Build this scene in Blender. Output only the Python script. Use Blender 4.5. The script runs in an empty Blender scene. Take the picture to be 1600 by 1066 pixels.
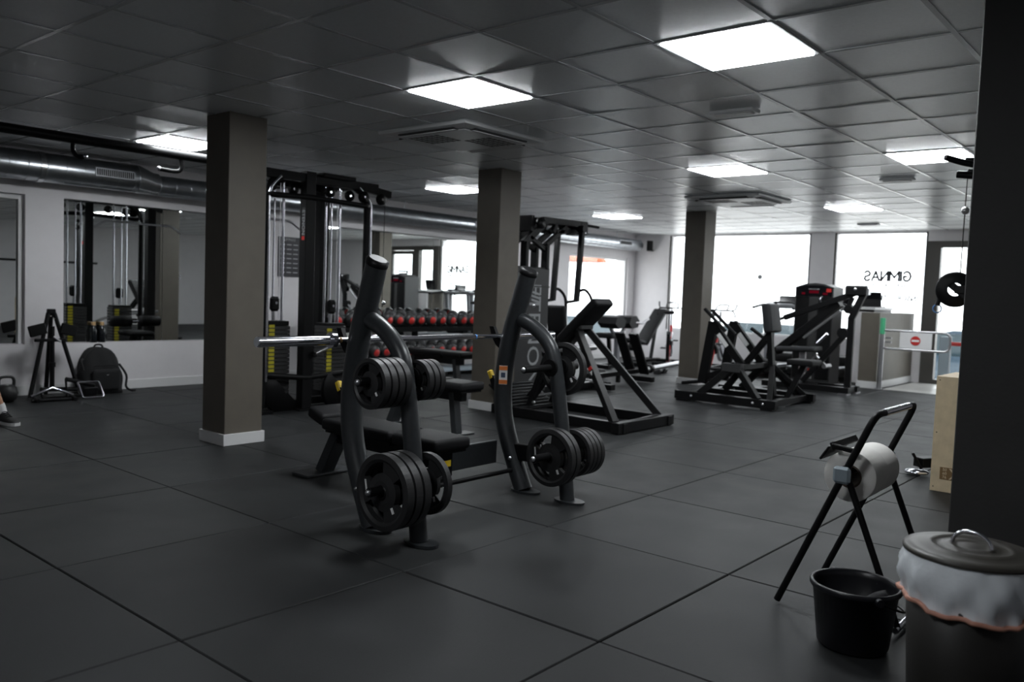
import bpy, bmesh, math, random
from mathutils import Vector, Matrix

random.seed(7)
scene = bpy.context.scene
COL = scene.collection
R = math.radians
V = Vector

# ------------------------------------------------------------------ camera
H = 1.2099            # eye height
RH = 2.424            # ceiling height
YAW, PITCH, ROLL, FPX = 0.70158, 0.059003, 0.037243, 1307.2
fw = V((math.cos(PITCH) * math.cos(YAW), math.cos(PITCH) * math.sin(YAW), -math.sin(PITCH)))
r0 = V((math.sin(YAW), -math.cos(YAW), 0))
u0 = r0.cross(fw)
rt = math.cos(ROLL) * r0 + math.sin(ROLL) * u0
up = -math.sin(ROLL) * r0 + math.cos(ROLL) * u0
cd = bpy.data.cameras.new('camera')
cam = bpy.data.objects.new('camera', cd)
COL.objects.link(cam)
cam.matrix_world = Matrix(((rt.x, up.x, -fw.x, 0), (rt.y, up.y, -fw.y, 0), (rt.z, up.z, -fw.z, H), (0, 0, 0, 1)))
cd.sensor_width = 36.0
cd.lens = FPX / 1600 * 36.0
cd.clip_start = 0.05
cd.clip_end = 300
cd.dof.use_dof = True
cd.dof.focus_distance = 3.9
cd.dof.aperture_fstop = 2.6
scene.camera = cam

# ------------------------------------------------------------------ sky (bright overcast) and exposure
world = bpy.data.worlds.new('world')
scene.world = world
world.use_nodes = True
bg = world.node_tree.nodes['Background']
bg.inputs[0].default_value = (0.93, 0.965, 1.0, 1)
bg.inputs[1].default_value = 5.0
scene.view_settings.view_transform = 'Standard'
scene.view_settings.look = 'None'
scene.view_settings.gamma = 1.0
scene.view_settings.use_curve_mapping = False
scene.view_settings.exposure = 0.0
PANEL = 33.0
try:
    scene.cycles.use_denoising = True
    scene.cycles.max_bounces = 10
    scene.cycles.diffuse_bounces = 5
    scene.cycles.glossy_bounces = 5
    scene.cycles.transparent_max_bounces = 12
    scene.cycles.sample_clamp_indirect = 6.0
    scene.cycles.caustics_reflective = False
    scene.cycles.caustics_refractive = False
except Exception:
    pass

# ------------------------------------------------------------------ materials
MATS = {}


def mat(name, col, rough=0.5, metal=0.0, spec=0.5, noise=None, bump=None, rnd=0.0, coat=0.0, rrough=None):
    """noise=(scale, amount) varies the colour, bump=(scale, strength), rnd varies per object"""
    m = bpy.data.materials.new(name)
    m.use_nodes = True
    nt = m.node_tree
    b = nt.nodes['Principled BSDF']
    b.inputs['Base Color'].default_value = (*col, 1)
    b.inputs['Roughness'].default_value = rough
    b.inputs['Metallic'].default_value = metal
    b.inputs['Specular IOR Level'].default_value = spec
    b.inputs['Coat Weight'].default_value = coat
    tc = nt.nodes.new('ShaderNodeTexCoord')
    last = None
    if noise:
        n = nt.nodes.new('ShaderNodeTexNoise')
        n.inputs['Scale'].default_value = noise[0]
        n.inputs['Detail'].default_value = 5
        nt.links.new(tc.outputs['Object'], n.inputs['Vector'])
        mr = nt.nodes.new('ShaderNodeMapRange')
        mr.inputs['From Min'].default_value = 0.3
        mr.inputs['From Max'].default_value = 0.7
        mr.inputs['To Min'].default_value = 1 - noise[1]
        mr.inputs['To Max'].default_value = 1 + noise[1]
        nt.links.new(n.outputs['Fac'], mr.inputs['Value'])
        last = mr.outputs['Result']
        if rrough:
            mr2 = nt.nodes.new('ShaderNodeMapRange')
            mr2.inputs['From Min'].default_value = 0.3
            mr2.inputs['From Max'].default_value = 0.7
            mr2.inputs['To Min'].default_value = rough - rrough
            mr2.inputs['To Max'].default_value = rough + rrough
            nt.links.new(n.outputs['Fac'], mr2.inputs['Value'])
            nt.links.new(mr2.outputs['Result'], b.inputs['Roughness'])
    if rnd:
        oi = nt.nodes.new('ShaderNodeObjectInfo')
        mr3 = nt.nodes.new('ShaderNodeMapRange')
        mr3.inputs['To Min'].default_value = 1 - rnd
        mr3.inputs['To Max'].default_value = 1 + rnd
        nt.links.new(oi.outputs['Random'], mr3.inputs['Value'])
        if last is None:
            last = mr3.outputs['Result']
        else:
            mm = nt.nodes.new('ShaderNodeMath')
            mm.operation = 'MULTIPLY'
            nt.links.new(last, mm.inputs[0])
            nt.links.new(mr3.outputs['Result'], mm.inputs[1])
            last = mm.outputs[0]
    if last is not None:
        vm = nt.nodes.new('ShaderNodeVectorMath')
        vm.operation = 'SCALE'
        vm.inputs[0].default_value = col
        nt.links.new(last, vm.inputs['Scale'])
        nt.links.new(vm.outputs[0], b.inputs['Base Color'])
    if bump:
        n2 = nt.nodes.new('ShaderNodeTexNoise')
        n2.inputs['Scale'].default_value = bump[0]
        n2.inputs['Detail'].default_value = 4
        nt.links.new(tc.outputs['Object'], n2.inputs['Vector'])
        bp = nt.nodes.new('ShaderNodeBump')
        bp.inputs['Strength'].default_value = bump[1]
        bp.inputs['Distance'].default_value = 0.01
        nt.links.new(n2.outputs['Fac'], bp.inputs['Height'])
        nt.links.new(bp.outputs[0], b.inputs['Normal'])
    MATS[name] = m
    return m


def emit(name, col, s):
    m = bpy.data.materials.new(name)
    m.use_nodes = True
    nt = m.node_tree
    nt.nodes.remove(nt.nodes['Principled BSDF'])
    e = nt.nodes.new('ShaderNodeEmission')
    e.inputs[0].default_value = (*col, 1)
    e.inputs[1].default_value = s
    nt.links.new(e.outputs[0], nt.nodes['Material Output'].inputs[0])
    MATS[name] = m


def glass(name, tint=(1, 1, 1), refl=0.08):
    m = bpy.data.materials.new(name)
    m.use_nodes = True
    nt = m.node_tree
    nt.nodes.remove(nt.nodes['Principled BSDF'])
    t = nt.nodes.new('ShaderNodeBsdfTransparent')
    t.inputs[0].default_value = (*tint, 1)
    g = nt.nodes.new('ShaderNodeBsdfGlossy')
    g.inputs['Roughness'].default_value = 0.02
    mx = nt.nodes.new('ShaderNodeMixShader')
    mx.inputs[0].default_value = refl
    nt.links.new(t.outputs[0], mx.inputs[1])
    nt.links.new(g.outputs[0], mx.inputs[2])
    nt.links.new(mx.outputs[0], nt.nodes['Material Output'].inputs[0])
    MATS[name] = m


mat('rubber', (0.031, 0.0322, 0.033), 0.50, spec=0.10, noise=(3.0, 0.22), bump=(260, 0.10), rnd=0.13, rrough=0.06)
mat('rubber_under', (0.012, 0.012, 0.012), 0.8)
mat('entry_tile', (0.50, 0.49, 0.47), 0.35, noise=(6, 0.06))
mat('ceiling_tile', (0.84, 0.865, 0.88), 0.30, spec=0.32, noise=(60, 0.03), bump=(420, 0.10), rnd=0.07)
mat('grid_metal', (0.66, 0.68, 0.70), 0.22, spec=0.8)
mat('white_wall', (0.78, 0.76, 0.775), 0.6, noise=(8, 0.02), bump=(90, 0.05))
mat('white_trim', (0.78, 0.78, 0.78), 0.45)
mat('taupe', (0.135, 0.120, 0.098), 0.55, noise=(7, 0.06), bump=(70, 0.06))
mat('dark_column', (0.05, 0.049, 0.048), 0.6, noise=(7, 0.06), bump=(60, 0.08))
mat('mirror', (0.86, 0.89, 0.88), 0.0, metal=1.0)
mat('frame_grey', (0.075, 0.070, 0.064), 0.4)
mat('alu', (0.55, 0.57, 0.60), 0.35, metal=0.4)
mat('galv', (0.52, 0.55, 0.58), 0.28, metal=1.0, noise=(9, 0.12))
mat('galv_bright', (0.72, 0.74, 0.76), 0.22, metal=1.0)
mat('black_steel', (0.006, 0.006, 0.0065), 0.44, spec=0.22, noise=(40, 0.1))
mat('charcoal', (0.030, 0.033, 0.036), 0.36, spec=0.5, noise=(60, 0.12))
mat('shroud', (0.040, 0.040, 0.041), 0.42)
mat('vinyl', (0.011, 0.011, 0.012), 0.55, spec=0.18, bump=(320, 0.12))
mat('vinyl_grey', (0.036, 0.037, 0.040), 0.55, spec=0.3, bump=(320, 0.12))
mat('plate_rubber', (0.022, 0.022, 0.023), 0.46, spec=0.45, bump=(300, 0.08))
mat('chrome', (0.80, 0.80, 0.86), 0.16, metal=1.0)
mat('satin_steel', (0.62, 0.62, 0.64), 0.33, metal=1.0)
mat('red', (0.55, 0.025, 0.02), 0.45)
mat('yellow', (0.80, 0.55, 0.03), 0.45)
mat('yellow_label', (0.62, 0.55, 0.03), 0.5)
mat('white_print', (0.85, 0.85, 0.85), 0.5)
mat('grey_print', (0.36, 0.37, 0.38), 0.5)
mat('dark_print', (0.05, 0.05, 0.06), 0.5)
mat('faint_print', (0.55, 0.55, 0.58), 0.5)
mat('blue_print', (0.10, 0.28, 0.62), 0.5)
mat('navy_print', (0.05, 0.07, 0.12), 0.5)
mat('orange_print', (0.75, 0.22, 0.05), 0.5)
mat('green_plastic', (0.10, 0.55, 0.28), 0.4)
mat('green_cloth', (0.03, 0.42, 0.04), 0.8)
mat('plywood', (0.62, 0.50, 0.33), 0.6, noise=(14, 0.10), bump=(80, 0.05))
mat('ply_edge', (0.42, 0.27, 0.12), 0.6, noise=(30, 0.15))
mat('brand_brown', (0.20, 0.12, 0.05), 0.6)
mat('paper', (0.90, 0.88, 0.84), 0.8, bump=(60, 0.1))
mat('card', (0.12, 0.09, 0.07), 0.8)
mat('cap_grey', (0.30, 0.36, 0.40), 0.45)
mat('bucket_black', (0.010, 0.010, 0.013), 0.35)
mat('bin_brown', (0.060, 0.055, 0.047), 0.42)
mat('bin_body', (0.020, 0.0185, 0.0165), 0.5)
mat('bag_film', (0.86, 0.90, 0.94), 0.28, spec=0.6, noise=(5, 0.05), bump=(9, 0.7))
mat('bag_tie', (0.62, 0.30, 0.22), 0.5, bump=(14, 0.4))
mat('cloth_black', (0.010, 0.010, 0.011), 0.85, bump=(200, 0.2))
mat('skin', (0.42, 0.22, 0.13), 0.5)
mat('shoe_black', (0.012, 0.012, 0.012), 0.6)
mat('bottle_dark', (0.010, 0.012, 0.014), 0.12)
mat('cork', (0.60, 0.40, 0.20), 0.7)
mat('poster_black', (0.030, 0.028, 0.035), 0.5)
mat('ac_white', (0.82, 0.83, 0.84), 0.4)
mat('ac_dark', (0.03, 0.03, 0.03), 0.6)
mat('screen', (0.006, 0.006, 0.008), 0.12)
mat('pavement', (0.62, 0.60, 0.57), 0.8, noise=(2, 0.08))
mat('car_blue', (0.02, 0.045, 0.07), 0.2, coat=0.5)
mat('car_white', (0.75, 0.75, 0.75), 0.2, coat=0.5)
mat('car_glass', (0.03, 0.05, 0.06), 0.05)
mat('awning_orange', (0.30, 0.075, 0.025), 0.8)
mat('bike_red', (0.60, 0.03, 0.03), 0.35)
mat('treadmill_grey', (0.30, 0.31, 0.33), 0.4)
mat('mat_blue', (0.16, 0.22, 0.34), 0.6)
emit('panel_light', (0.93, 0.97, 1.0), PANEL)
emit('display_red', (0.9, 0.03, 0.08), 0.10)
glass('window_glass', (0.99, 1.0, 1.0), 0.06)
glass('door_glass', (0.97, 0.985, 0.98), 0.08)

# ------------------------------------------------------------------ mesh helpers
ZU = V((0, 0, 1))


def rotm(ax, deg):
    return Matrix.Rotation(R(deg), 3, ax)


class MB:
    def __init__(s):
        s.v, s.f, s.s = [], [], []

    def add(s, vs, fs, smooth=False):
        o = len(s.v)
        s.v += [tuple(p) for p in vs]
        for f in fs:
            s.f.append([i + o for i in f])
            s.s.append(smooth)
        return s

    def box(s, c, d, rot=None, b=0.0):
        c = V(c)
        hx, hy, hz = d[0] / 2, d[1] / 2, d[2] / 2
        rot = rot or Matrix.Identity(3)
        if b <= 0:
            vs = [c + rot @ V((x * hx, y * hy, z * hz)) for x in (-1, 1) for y in (-1, 1) for z in (-1, 1)]
            fs = [(0, 1, 3, 2), (4, 6, 7, 5), (0, 4, 5, 1), (2, 3, 7, 6), (0, 2, 6, 4), (1, 5, 7, 3)]
            return s.add(vs, fs)
        b = min(b, hx * .95, hy * .95, hz * .95)
        vs, idx = [], {}
        for x in (-1, 1):
            for y in (-1, 1):
                for z in (-1, 1):
                    for k in range(3):
                        p = [x * (hx - b), y * (hy - b), z * (hz - b)]
                        p[k] = (x, y, z)[k] * (hx, hy, hz)[k]
                        idx[(x, y, z, k)] = len(vs)
                        vs.append(c + rot @ V(p))
        fs = []
        for k in range(3):
            a, e = (k + 1) % 3, (k + 2) % 3
            for sg in (-1, 1):
                def key(p, q):
                    t = [0, 0, 0]
                    t[k], t[a], t[e] = sg, p, q
                    return idx[(*t, k)]
                q = [key(-1, -1), key(1, -1), key(1, 1), key(-1, 1)]
                fs.append(q if sg > 0 else q[::-1])
        for k in range(3):
            a, e = (k + 1) % 3, (k + 2) % 3
            for p in (-1, 1):
                for q in (-1, 1):
                    def key2(t, which):
                        w = [0, 0, 0]
                        w[k], w[a], w[e] = t, p, q
                        return idx[(*w, which)]
                    f = [key2(-1, a), key2(1, a), key2(1, e), key2(-1, e)]
                    fs.append(f[::-1] if p * q > 0 else f)
        for x in (-1, 1):
            for y in (-1, 1):
                for z in (-1, 1):
                    f = [idx[(x, y, z, k)] for k in range(3)]
                    fs.append(f if x * y * z > 0 else f[::-1])
        return s.add(vs, fs)

    def bb(s, x0, x1, y0, y1, z0, z1, b=0.0):
        return s.box(((x0 + x1) / 2, (y0 + y1) / 2, (z0 + z1) / 2), (abs(x1 - x0), abs(y1 - y0), abs(z1 - z0)), None, b)

    def beam(s, p, q, w, h=None, b=0.004, ref=ZU):
        """rectangular bar from p to q; w across, h along the reference direction"""
        p, q = V(p), V(q)
        h = h or w
        d = (q - p)
        L = d.length
        d.normalize()
        if abs(d.dot(ref)) > .98:
            ref = V((0, 1, 0))
        a = ref.cross(d).normalized()
        e = d.cross(a)
        rot = Matrix((d, a, e)).transposed()
        return s.box((p + q) / 2, (L, w, h), rot, b)

    def tube(s, pts, r, n=12, caps=True):
        pts = [V(p) for p in pts]
        rs = r if isinstance(r, (list, tuple)) else [r] * len(pts)
        T = []
        for i in range(len(pts)):
            a = pts[max(0, i - 1)]
            b = pts[min(len(pts) - 1, i + 1)]
            T.append((b - a).normalized())
        nrm = T[0].orthogonal().normalized()
        vs, fs = [], []
        for i, p in enumerate(pts):
            if i:
                nrm = (nrm - T[i] * nrm.dot(T[i])).normalized()
            bi = T[i].cross(nrm)
            for k in range(n):
                t = 2 * math.pi * k / n
                vs.append(p + (nrm * math.cos(t) + bi * math.sin(t)) * rs[i])
        for i in range(len(pts) - 1):
            for k in range(n):
                k2 = (k + 1) % n
                fs.append((i * n + k, i * n + k2, (i + 1) * n + k2, (i + 1) * n + k))
        s.add(vs, fs, True)
        if caps:
            m = len(pts) - 1
            s.add(vs[:n], [tuple(range(n))[::-1]])
            s.add(vs[m * n:], [tuple(range(n))])
        return s

    def cyl(s, p, q, r, n=16, r2=None):
        return s.tube([p, q], [r, r if r2 is None else r2], n)

    def lathe(s, prof, o, ax=(0, 0, 1), n=24, smooth=True, a0=0, a1=360, sx=1.0):
        """prof: (radius, height) pairs turned about the axis through o"""
        o, ax = V(o), V(ax).normalized()
        e1 = ax.orthogonal().normalized()
        if abs(ax.z) > .99:
            e1 = V((1, 0, 0))
        e2 = ax.cross(e1)
        full = abs(a1 - a0 - 360) < 1e-6
        m = n if full else n + 1
        vs, fs = [], []
        for (rr, h) in prof:
            for k in range(m):
                t = R(a0 + (a1 - a0) * k / n)
                vs.append(o + ax * h + (e1 * math.cos(t) * sx + e2 * math.sin(t)) * rr)
        for i in range(len(prof) - 1):
            for k in range(n):
                k2 = (k + 1) % m
                fs.append((i * m + k, i * m + k2, (i + 1) * m + k2, (i + 1) * m + k))
        return s.add(vs, fs, smooth)

    def prism(s, poly, vec, smooth=False):
        poly = [V(p) for p in poly]
        vec = V(vec)
        n = len(poly)
        vs = poly + [p + vec for p in poly]
        fs = [tuple(range(n))[::-1], tuple(range(n, 2 * n))]
        nm = V((0, 0, 0))
        for i in range(n):
            nm += poly[i].cross(poly[(i + 1) % n])
        flip = nm.dot(vec) < 0
        for i in range(n):
            j = (i + 1) % n
            fs.append((i, j, j + n, i + n))
        if flip:
            fs = [f[::-1] for f in fs]
        return s.add(vs, fs, smooth)

    def sph(s, c, r, n=14, sc=(1, 1, 1)):
        c = V(c)
        vs, fs = [], []
        m = n // 2
        for i in range(m + 1):
            t = math.pi * i / m
            for k in range(n):
                a = 2 * math.pi * k / n
                vs.append(c + V((r * sc[0] * math.sin(t) * math.cos(a), r * sc[1] * math.sin(t) * math.sin(a), r * sc[2] * math.cos(t))))
        for i in range(m):
            for k in range(n):
                k2 = (k + 1) % n
                fs.append((i * n + k, (i + 1) * n + k, (i + 1) * n + k2, i * n + k2))
        return s.add(vs, fs, True)

    def torus(s, c, ax, Rr, r, n=24, m=8):
        c, ax = V(c), V(ax).normalized()
        e1 = ax.orthogonal().normalized()
        e2 = ax.cross(e1)
        vs, fs = [], []
        for i in range(n):
            t = 2 * math.pi * i / n
            d = e1 * math.cos(t) + e2 * math.sin(t)
            for k in range(m):
                a = 2 * math.pi * k / m
                vs.append(c + d * (Rr + r * math.cos(a)) + ax * r * math.sin(a))
        for i in range(n):
            for k in range(m):
                i2, k2 = (i + 1) % n, (k + 1) % m
                fs.append((i * m + k, i2 * m + k, i2 * m + k2, i * m + k2))
        return s.add(vs, fs, True)

    def pad(s, c, d, rot=None, r=0.03, seg=3):
        """upholstered block: a box with rounded edges"""
        bm = bmesh.new()
        bmesh.ops.create_cube(bm, size=1.0)
        for v in bm.verts:
            v.co = V((v.co.x * d[0], v.co.y * d[1], v.co.z * d[2]))
        bmesh.ops.bevel(bm, geom=list(bm.edges), offset=r, segments=seg, profile=0.6, affect='EDGES')
        rot = rot or Matrix.Identity(3)
        vs = [V(c) + rot @ v.co for v in bm.verts]
        bm.verts.index_update()
        fs = [[v.index for v in f.verts] for f in bm.faces]
        bm.free()
        return s.add(vs, fs, True)

    def mesh(s, name):
        me = bpy.data.meshes.new(name)
        me.from_pydata(s.v, [], s.f)
        me.polygons.foreach_set('use_smooth', s.s)
        me.update()
        return me

    def build(s, name, m, parent=None, label=None, cat=None, group=None, kind=None):
        me = s.mesh(name)
        me.materials.append(MATS[m])
        o = bpy.data.objects.new(name, me)
        COL.objects.link(o)
        if parent is not None:
            o.parent = parent
            o.matrix_parent_inverse = WM[parent.as_pointer()].inverted()
        WM[o.as_pointer()] = Matrix.Identity(4) if True else None
        tag(o, label, cat, group, kind)
        return o


WM = {}


def tag(o, label=None, cat=None, group=None, kind=None):
    if label:
        o['label'] = label
    if cat:
        o['category'] = cat
    if group:
        o['group'] = group
    if kind:
        o['kind'] = kind
    return o


def thing(name, label, cat, loc=(0, 0, 0), rz=0.0, group=None, kind=None):
    o = bpy.data.objects.new(name, None)
    o.empty_display_size = 0.1
    COL.objects.link(o)
    o.location = loc
    o.rotation_euler = (0, 0, rz)
    # geometry of parts is written in world coordinates before the thing is turned
    WM[o.as_pointer()] = Matrix.Translation(V(loc)) @ Matrix.Rotation(rz, 4, 'Z')
    return tag(o, label, cat, group, kind)


def proto(name, label, cat, group=None):
    """a thing modelled about the origin, moved into place afterwards"""
    return thing(name, label, cat, (0, 0, 0), 0, group)


def dup(root, loc, rot=(0, 0, 0), label=None, group=None, scale=None):
    r = root.copy()
    COL.objects.link(r)
    r.location = loc
    r.rotation_euler = rot
    if scale:
        r.scale = scale
    if label:
        r['label'] = label
    if group:
        r['group'] = group
    for ch in list(root.children):
        c = ch.copy()
        COL.objects.link(c)
        c.parent = r
        for g in list(ch.children):
            d = g.copy()
            COL.objects.link(d)
            d.parent = c
    return r


def struct(mb, name, m, parent=None):
    return mb.build(name, m, parent, kind=None if parent is not None else 'structure')


def fillet(pts, rad, k=5):
    pts = [V(p) for p in pts]
    out = [pts[0]]
    for i in range(1, len(pts) - 1):
        a, b, c = pts[i - 1], pts[i], pts[i + 1]
        d1, d2 = (a - b), (c - b)
        rr = min(rad, d1.length * .48, d2.length * .48)
        p, q = b + d1.normalized() * rr, b + d2.normalized() * rr
        for j in range(k + 1):
            t = j / k
            out.append(p * (1 - t) ** 2 + b * 2 * t * (1 - t) + q * t * t)
    out.append(pts[-1])
    return out


def spline(pts, k=6):
    """Catmull-Rom through the points"""
    pts = [V(p) for p in pts]
    out = []
    for i in range(len(pts) - 1):
        p0, p1, p2, p3 = pts[max(0, i - 1)], pts[i], pts[i + 1], pts[min(len(pts) - 1, i + 2)]
        for j in range(k):
            t = j / k
            out.append(0.5 * (2 * p1 + (p2 - p0) * t + (2 * p0 - 5 * p1 + 4 * p2 - p3) * t * t + (3 * p1 - p0 - 3 * p2 + p3) * t ** 3))
    out.append(pts[-1])
    return out


def lettering(txt, size, origin, ex, ey, depth=0.002, align='CENTER', shear=0.0, weight=0.0):
    """raised letters: baseline along ex, letters rising along ey"""
    cu = bpy.data.curves.new('lettering', 'FONT')
    cu.body = txt
    cu.size = size
    cu.align_x = align
    cu.align_y = 'CENTER'
    cu.extrude = depth / 2
    cu.resolution_u = 3
    cu.shear = shear
    cu.offset = weight
    o = bpy.data.objects.new('lettering', cu)
    COL.objects.link(o)
    dg = bpy.context.evaluated_depsgraph_get()
    me = o.evaluated_get(dg).to_mesh()
    ex, ey = V(ex).normalized(), V(ey).normalized()
    ez = ex.cross(ey)
    mb = MB()
    vs = [V(origin) + ex * v.co.x + ey * v.co.y + ez * v.co.z for v in me.vertices]
    mb.add(vs, [list(p.vertices) for p in me.polygons])
    bpy.data.objects.remove(o)
    bpy.data.curves.remove(cu)
    return mb


# ================================================================== STRUCTURE
XW, YW, YMIR = 14.4, 9.02, 9.10
X0, Y0 = -3.0, -3.2
FX, FY, FT = 2.4058, 1.5833, 1.0062     # rubber floor tiles
GX, GY, GT = 2.9333, 2.1628, 0.59055    # ceiling grid

floor = struct(MB().bb(X0 - .2, XW + .25, Y0 - .2, YW + .3, -.25, -.022), 'floor', 'rubber_under')
tile_meshes = []
for n in range(-6, 13):
    for m in range(-5, 8):
        xa, xb = FX + n * FT, FX + (n + 1) * FT
        ya, yb = FY + m * FT, FY + (m + 1) * FT
        xa, xb, ya, yb = max(xa, X0), min(xb, XW), max(ya, Y0), min(yb, YW)
        if yb < 3.8 or ya < 3.7:
            lim = 12.68
            if xa > lim - .05:
                continue
            xb = min(xb, lim)
        if xb - xa < .05 or yb - ya < .05:
            continue
        g = 0.0028
        dz = random.uniform(-.0012, .0012)
        MB().bb(xa + g, xb - g, ya + g, yb - g, -.021, dz, 0.004).build('rubber_tile', 'rubber', floor)
for n in range(4):
    for m in range(13):
        xa = 12.69 + n * .44
        ya = Y0 + m * .53
        if ya > 3.6:
            continue
        MB().bb(xa, min(xa + .437, XW), ya, min(ya + .527, 3.73), -.021, 0.0, 0.002).build('entrance_tile', 'entry_tile', floor)

# ceiling: slab above, lay-in tiles, grid rails
ceil = struct(MB().bb(X0 - .2, XW + .25, Y0 - .2, YW + .3, RH + .05, RH + .3), 'ceiling', 'white_wall')
LIGHTS = [(1, -1), (1, 2), (1, 8), (7, 8), (7, 2), (7, -1), (13, 8), (13, 2), (13, -1), (-5, -1)]
AC = [(4.80, 4.64), (9.42, 4.50)]


def project(p):
    d = V(p) - V((0, 0, H))
    z = d.dot(fw)
    if z < .2:
        return None
    return (800 + FPX * d.dot(rt) / z, 533 - FPX * d.dot(up) / z)


cells = []
for b in range(-11, 20):
    for a in range(-10, 13):
        xa, xb = max(GX + b * GT, X0), min(GX + (b + 1) * GT, XW)
        ya, yb = max(GY + a * GT, Y0), min(GY + (a + 1) * GT, YW + .1)
        if xb - xa < .03 or yb - ya < .03 or (b, a) in LIGHTS:
            continue
        q = [project((x, y, RH)) for x, y in ((xa, ya), (xb, ya), (xb, yb), (xa, yb))]
        area = 0
        if all(q):
            cx = sum(p[0] for p in q) / 4
            cy = sum(p[1] for p in q) / 4
            if -80 < cx < 1680 and -60 < cy < 1066:
                area = abs(sum(q[i][0] * q[(i + 1) % 4][1] - q[(i + 1) % 4][0] * q[i][1] for i in range(4))) / 2
        cells.append((area, xa, xb, ya, yb))
cells.sort(key=lambda c: -c[0])
rest = MB()
for k, (area, xa, xb, ya, yb) in enumerate(cells):
    tx = random.gauss(0, .10)
    ty = random.gauss(0, .10)
    if random.random() < .12:
        tx, ty = random.gauss(0, .45), random.gauss(0, .45)
    rot = rotm('X', tx) @ rotm('Y', ty)
    c = ((xa + xb) / 2, (ya + yb) / 2, RH + .0086)
    mb = MB() if k < 300 else rest
    mb.box(c, (xb - xa - .012, yb - ya - .012, .012), rot)
    if k < 300:
        mb.build('ceiling_tile', 'ceiling_tile', ceil)
rest.build('ceiling_tile_rest', 'ceiling_tile', ceil, kind='stuff')
for b in range(-10, 20):
    x = GX + b * GT
    if X0 < x < XW:
        MB().bb(x - .012, x + .012, Y0, YW + .1, RH - .0004, RH + .006).build('grid_rail', 'grid_metal', ceil)
for a in range(-9, 12):
    y = GY + a * GT
    if Y0 < y < YW:
        MB().bb(X0, XW, y - .012, y + .012, RH - .0007, RH + .0055).build('grid_rail', 'grid_metal', ceil)

# mirror wall (far left) -------------------------------------------------
SILL, MTOP = 0.51, 1.985
w = MB()
w.bb(X0, 12.2, YW, 9.3, 0, SILL)
w.bb(X0, 12.2, YW, 9.3, MTOP, RH + .05)
for xa, xb in ((X0, 1.2), (3.2, 3.56), (5.72, 6.57), (10.0, 12.2)):
    w.bb(xa, xb, YW, 9.3, SILL, MTOP)
for xa, xb in ((1.2, 3.2), (3.56, 5.72), (6.57, 10.0)):
    w.bb(xa, xb, 9.14, 9.3, SILL, MTOP)
w.bb(12.2, XW, YW, 9.3, 0, .40)
w.bb(12.2, XW, YW, 9.3, 1.95, RH + .05)
w.bb(14.15, XW, YW, 9.3, .40, 1.95)
struct(w, 'wall_back', 'white_wall')
struct(MB().bb(X0, XW, YW - .014, YW, 0.0, .10, .003), 'baseboard_back', 'white_trim')
for nm, lab, xa, xb, k in (('wall_mirror', 'framed wall mirror at the far left edge behind the tripod stand', 1.2, 3.2, 2),
                           ('wall_mirror', 'wide wall mirror above the ledge with two dark bottles', 3.56, 5.72, 2),
                           ('wall_mirror', 'long wall mirror behind the dumbbell rack', 6.57, 10.0, 3)):
    t = thing(nm, lab, 'mirror', ((xa + xb) / 2, YMIR, SILL))
    wd = (xb - xa) / k
    for i in range(k):
        MB().bb(xa + i * wd + .002, xa + (i + 1) * wd - .002, YMIR, YMIR + .006, SILL + .003, MTOP - .003).build('mirror_pane', 'mirror', t)
    if xa < 2:
        fr = MB()
        fr.bb(xb - .045, xb - .002, YMIR - .03, YMIR - .001, SILL + .002, MTOP - .002)
        fr.bb(xa + .002, xa + .045, YMIR - .03, YMIR - .001, SILL + .002, MTOP - .002)
        fr.bb(xa + .045, xb - .045, YMIR - .03, YMIR - .001, MTOP - .05, MTOP - .002)
        fr.build('mirror_frame', 'white_trim', t)

# window wall -------------------------------------------------------------
WB, WT = 0.59, 2.405
w = MB()
xa, xb = XW, XW + .25
w.bb(xa, xb, 8.26, 9.3, 0, RH + .05)
w.bb(xa, xb, 3.62, 8.26, 0, WB)
w.bb(xa, xb, 3.62, 8.26, WT, RH + .05)
w.bb(xa, xb, 5.09, 5.49, WB, WT)
w.bb(xa, xb, 1.75, 3.62, 2.25, RH + .05)
w.bb(xa, xb, Y0, 1.75, 0, RH + .05)
struct(w, 'wall_right', 'white_wall')
struct(MB().bb(X0 - .2, X0, Y0 - .2, 9.3, -.2, RH + .05), 'wall_left', 'white_wall')
struct(MB().bb(X0, XW + .25, Y0 - .2, Y0, -.2, RH + .05), 'wall_front', 'white_wall')


def window(nm, ya, yb, za, zb, x, dark=True):
    t = thing(nm, None, None, (x, (ya + yb) / 2, za), kind='structure')
    f = MB()
    fw_ = .035
    f.bb(x + .02, x + .08, ya, ya + fw_, za, zb)
    f.bb(x + .02, x + .08, yb - fw_, yb, za, zb)
    f.build('window_jambs', 'frame_grey', t)
    f = MB()
    f.bb(x + .02, x + .08, ya + fw_, yb - fw_, za, za + fw_)
    f.bb(x + .02, x + .08, ya + fw_, yb - fw_, zb - .022, zb)
    f.build('window_frame', 'white_trim', t)
    MB().bb(x + .045, x + .053, ya + fw_, yb - fw_, za + fw_, zb - fw_).build('window_pane', 'window_glass', t)
    return t


w1 = window('window_1', 5.49, 8.26, WB, WT, XW)
w2 = window('window_2', 3.62, 5.09, WB, WT, XW)
# window in the far end of the mirror wall
t = thing('window_3', None, None, (13.1, YW, .4), kind='structure')
f = MB()
f.bb(12.2, 12.25, 9.06, 9.12, .40, 1.95)
f.bb(14.10, 14.15, 9.06, 9.12, .40, 1.95)
f.bb(12.25, 14.10, 9.06, 9.12, .40, .45)
f.bb(12.25, 14.10, 9.06, 9.12, 1.90, 1.95)
f.build('window_frame', 'white_trim', t)
MB().bb(12.25, 14.10, 9.085, 9.093, .45, 1.90).build('window_pane', 'window_glass', t)

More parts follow.
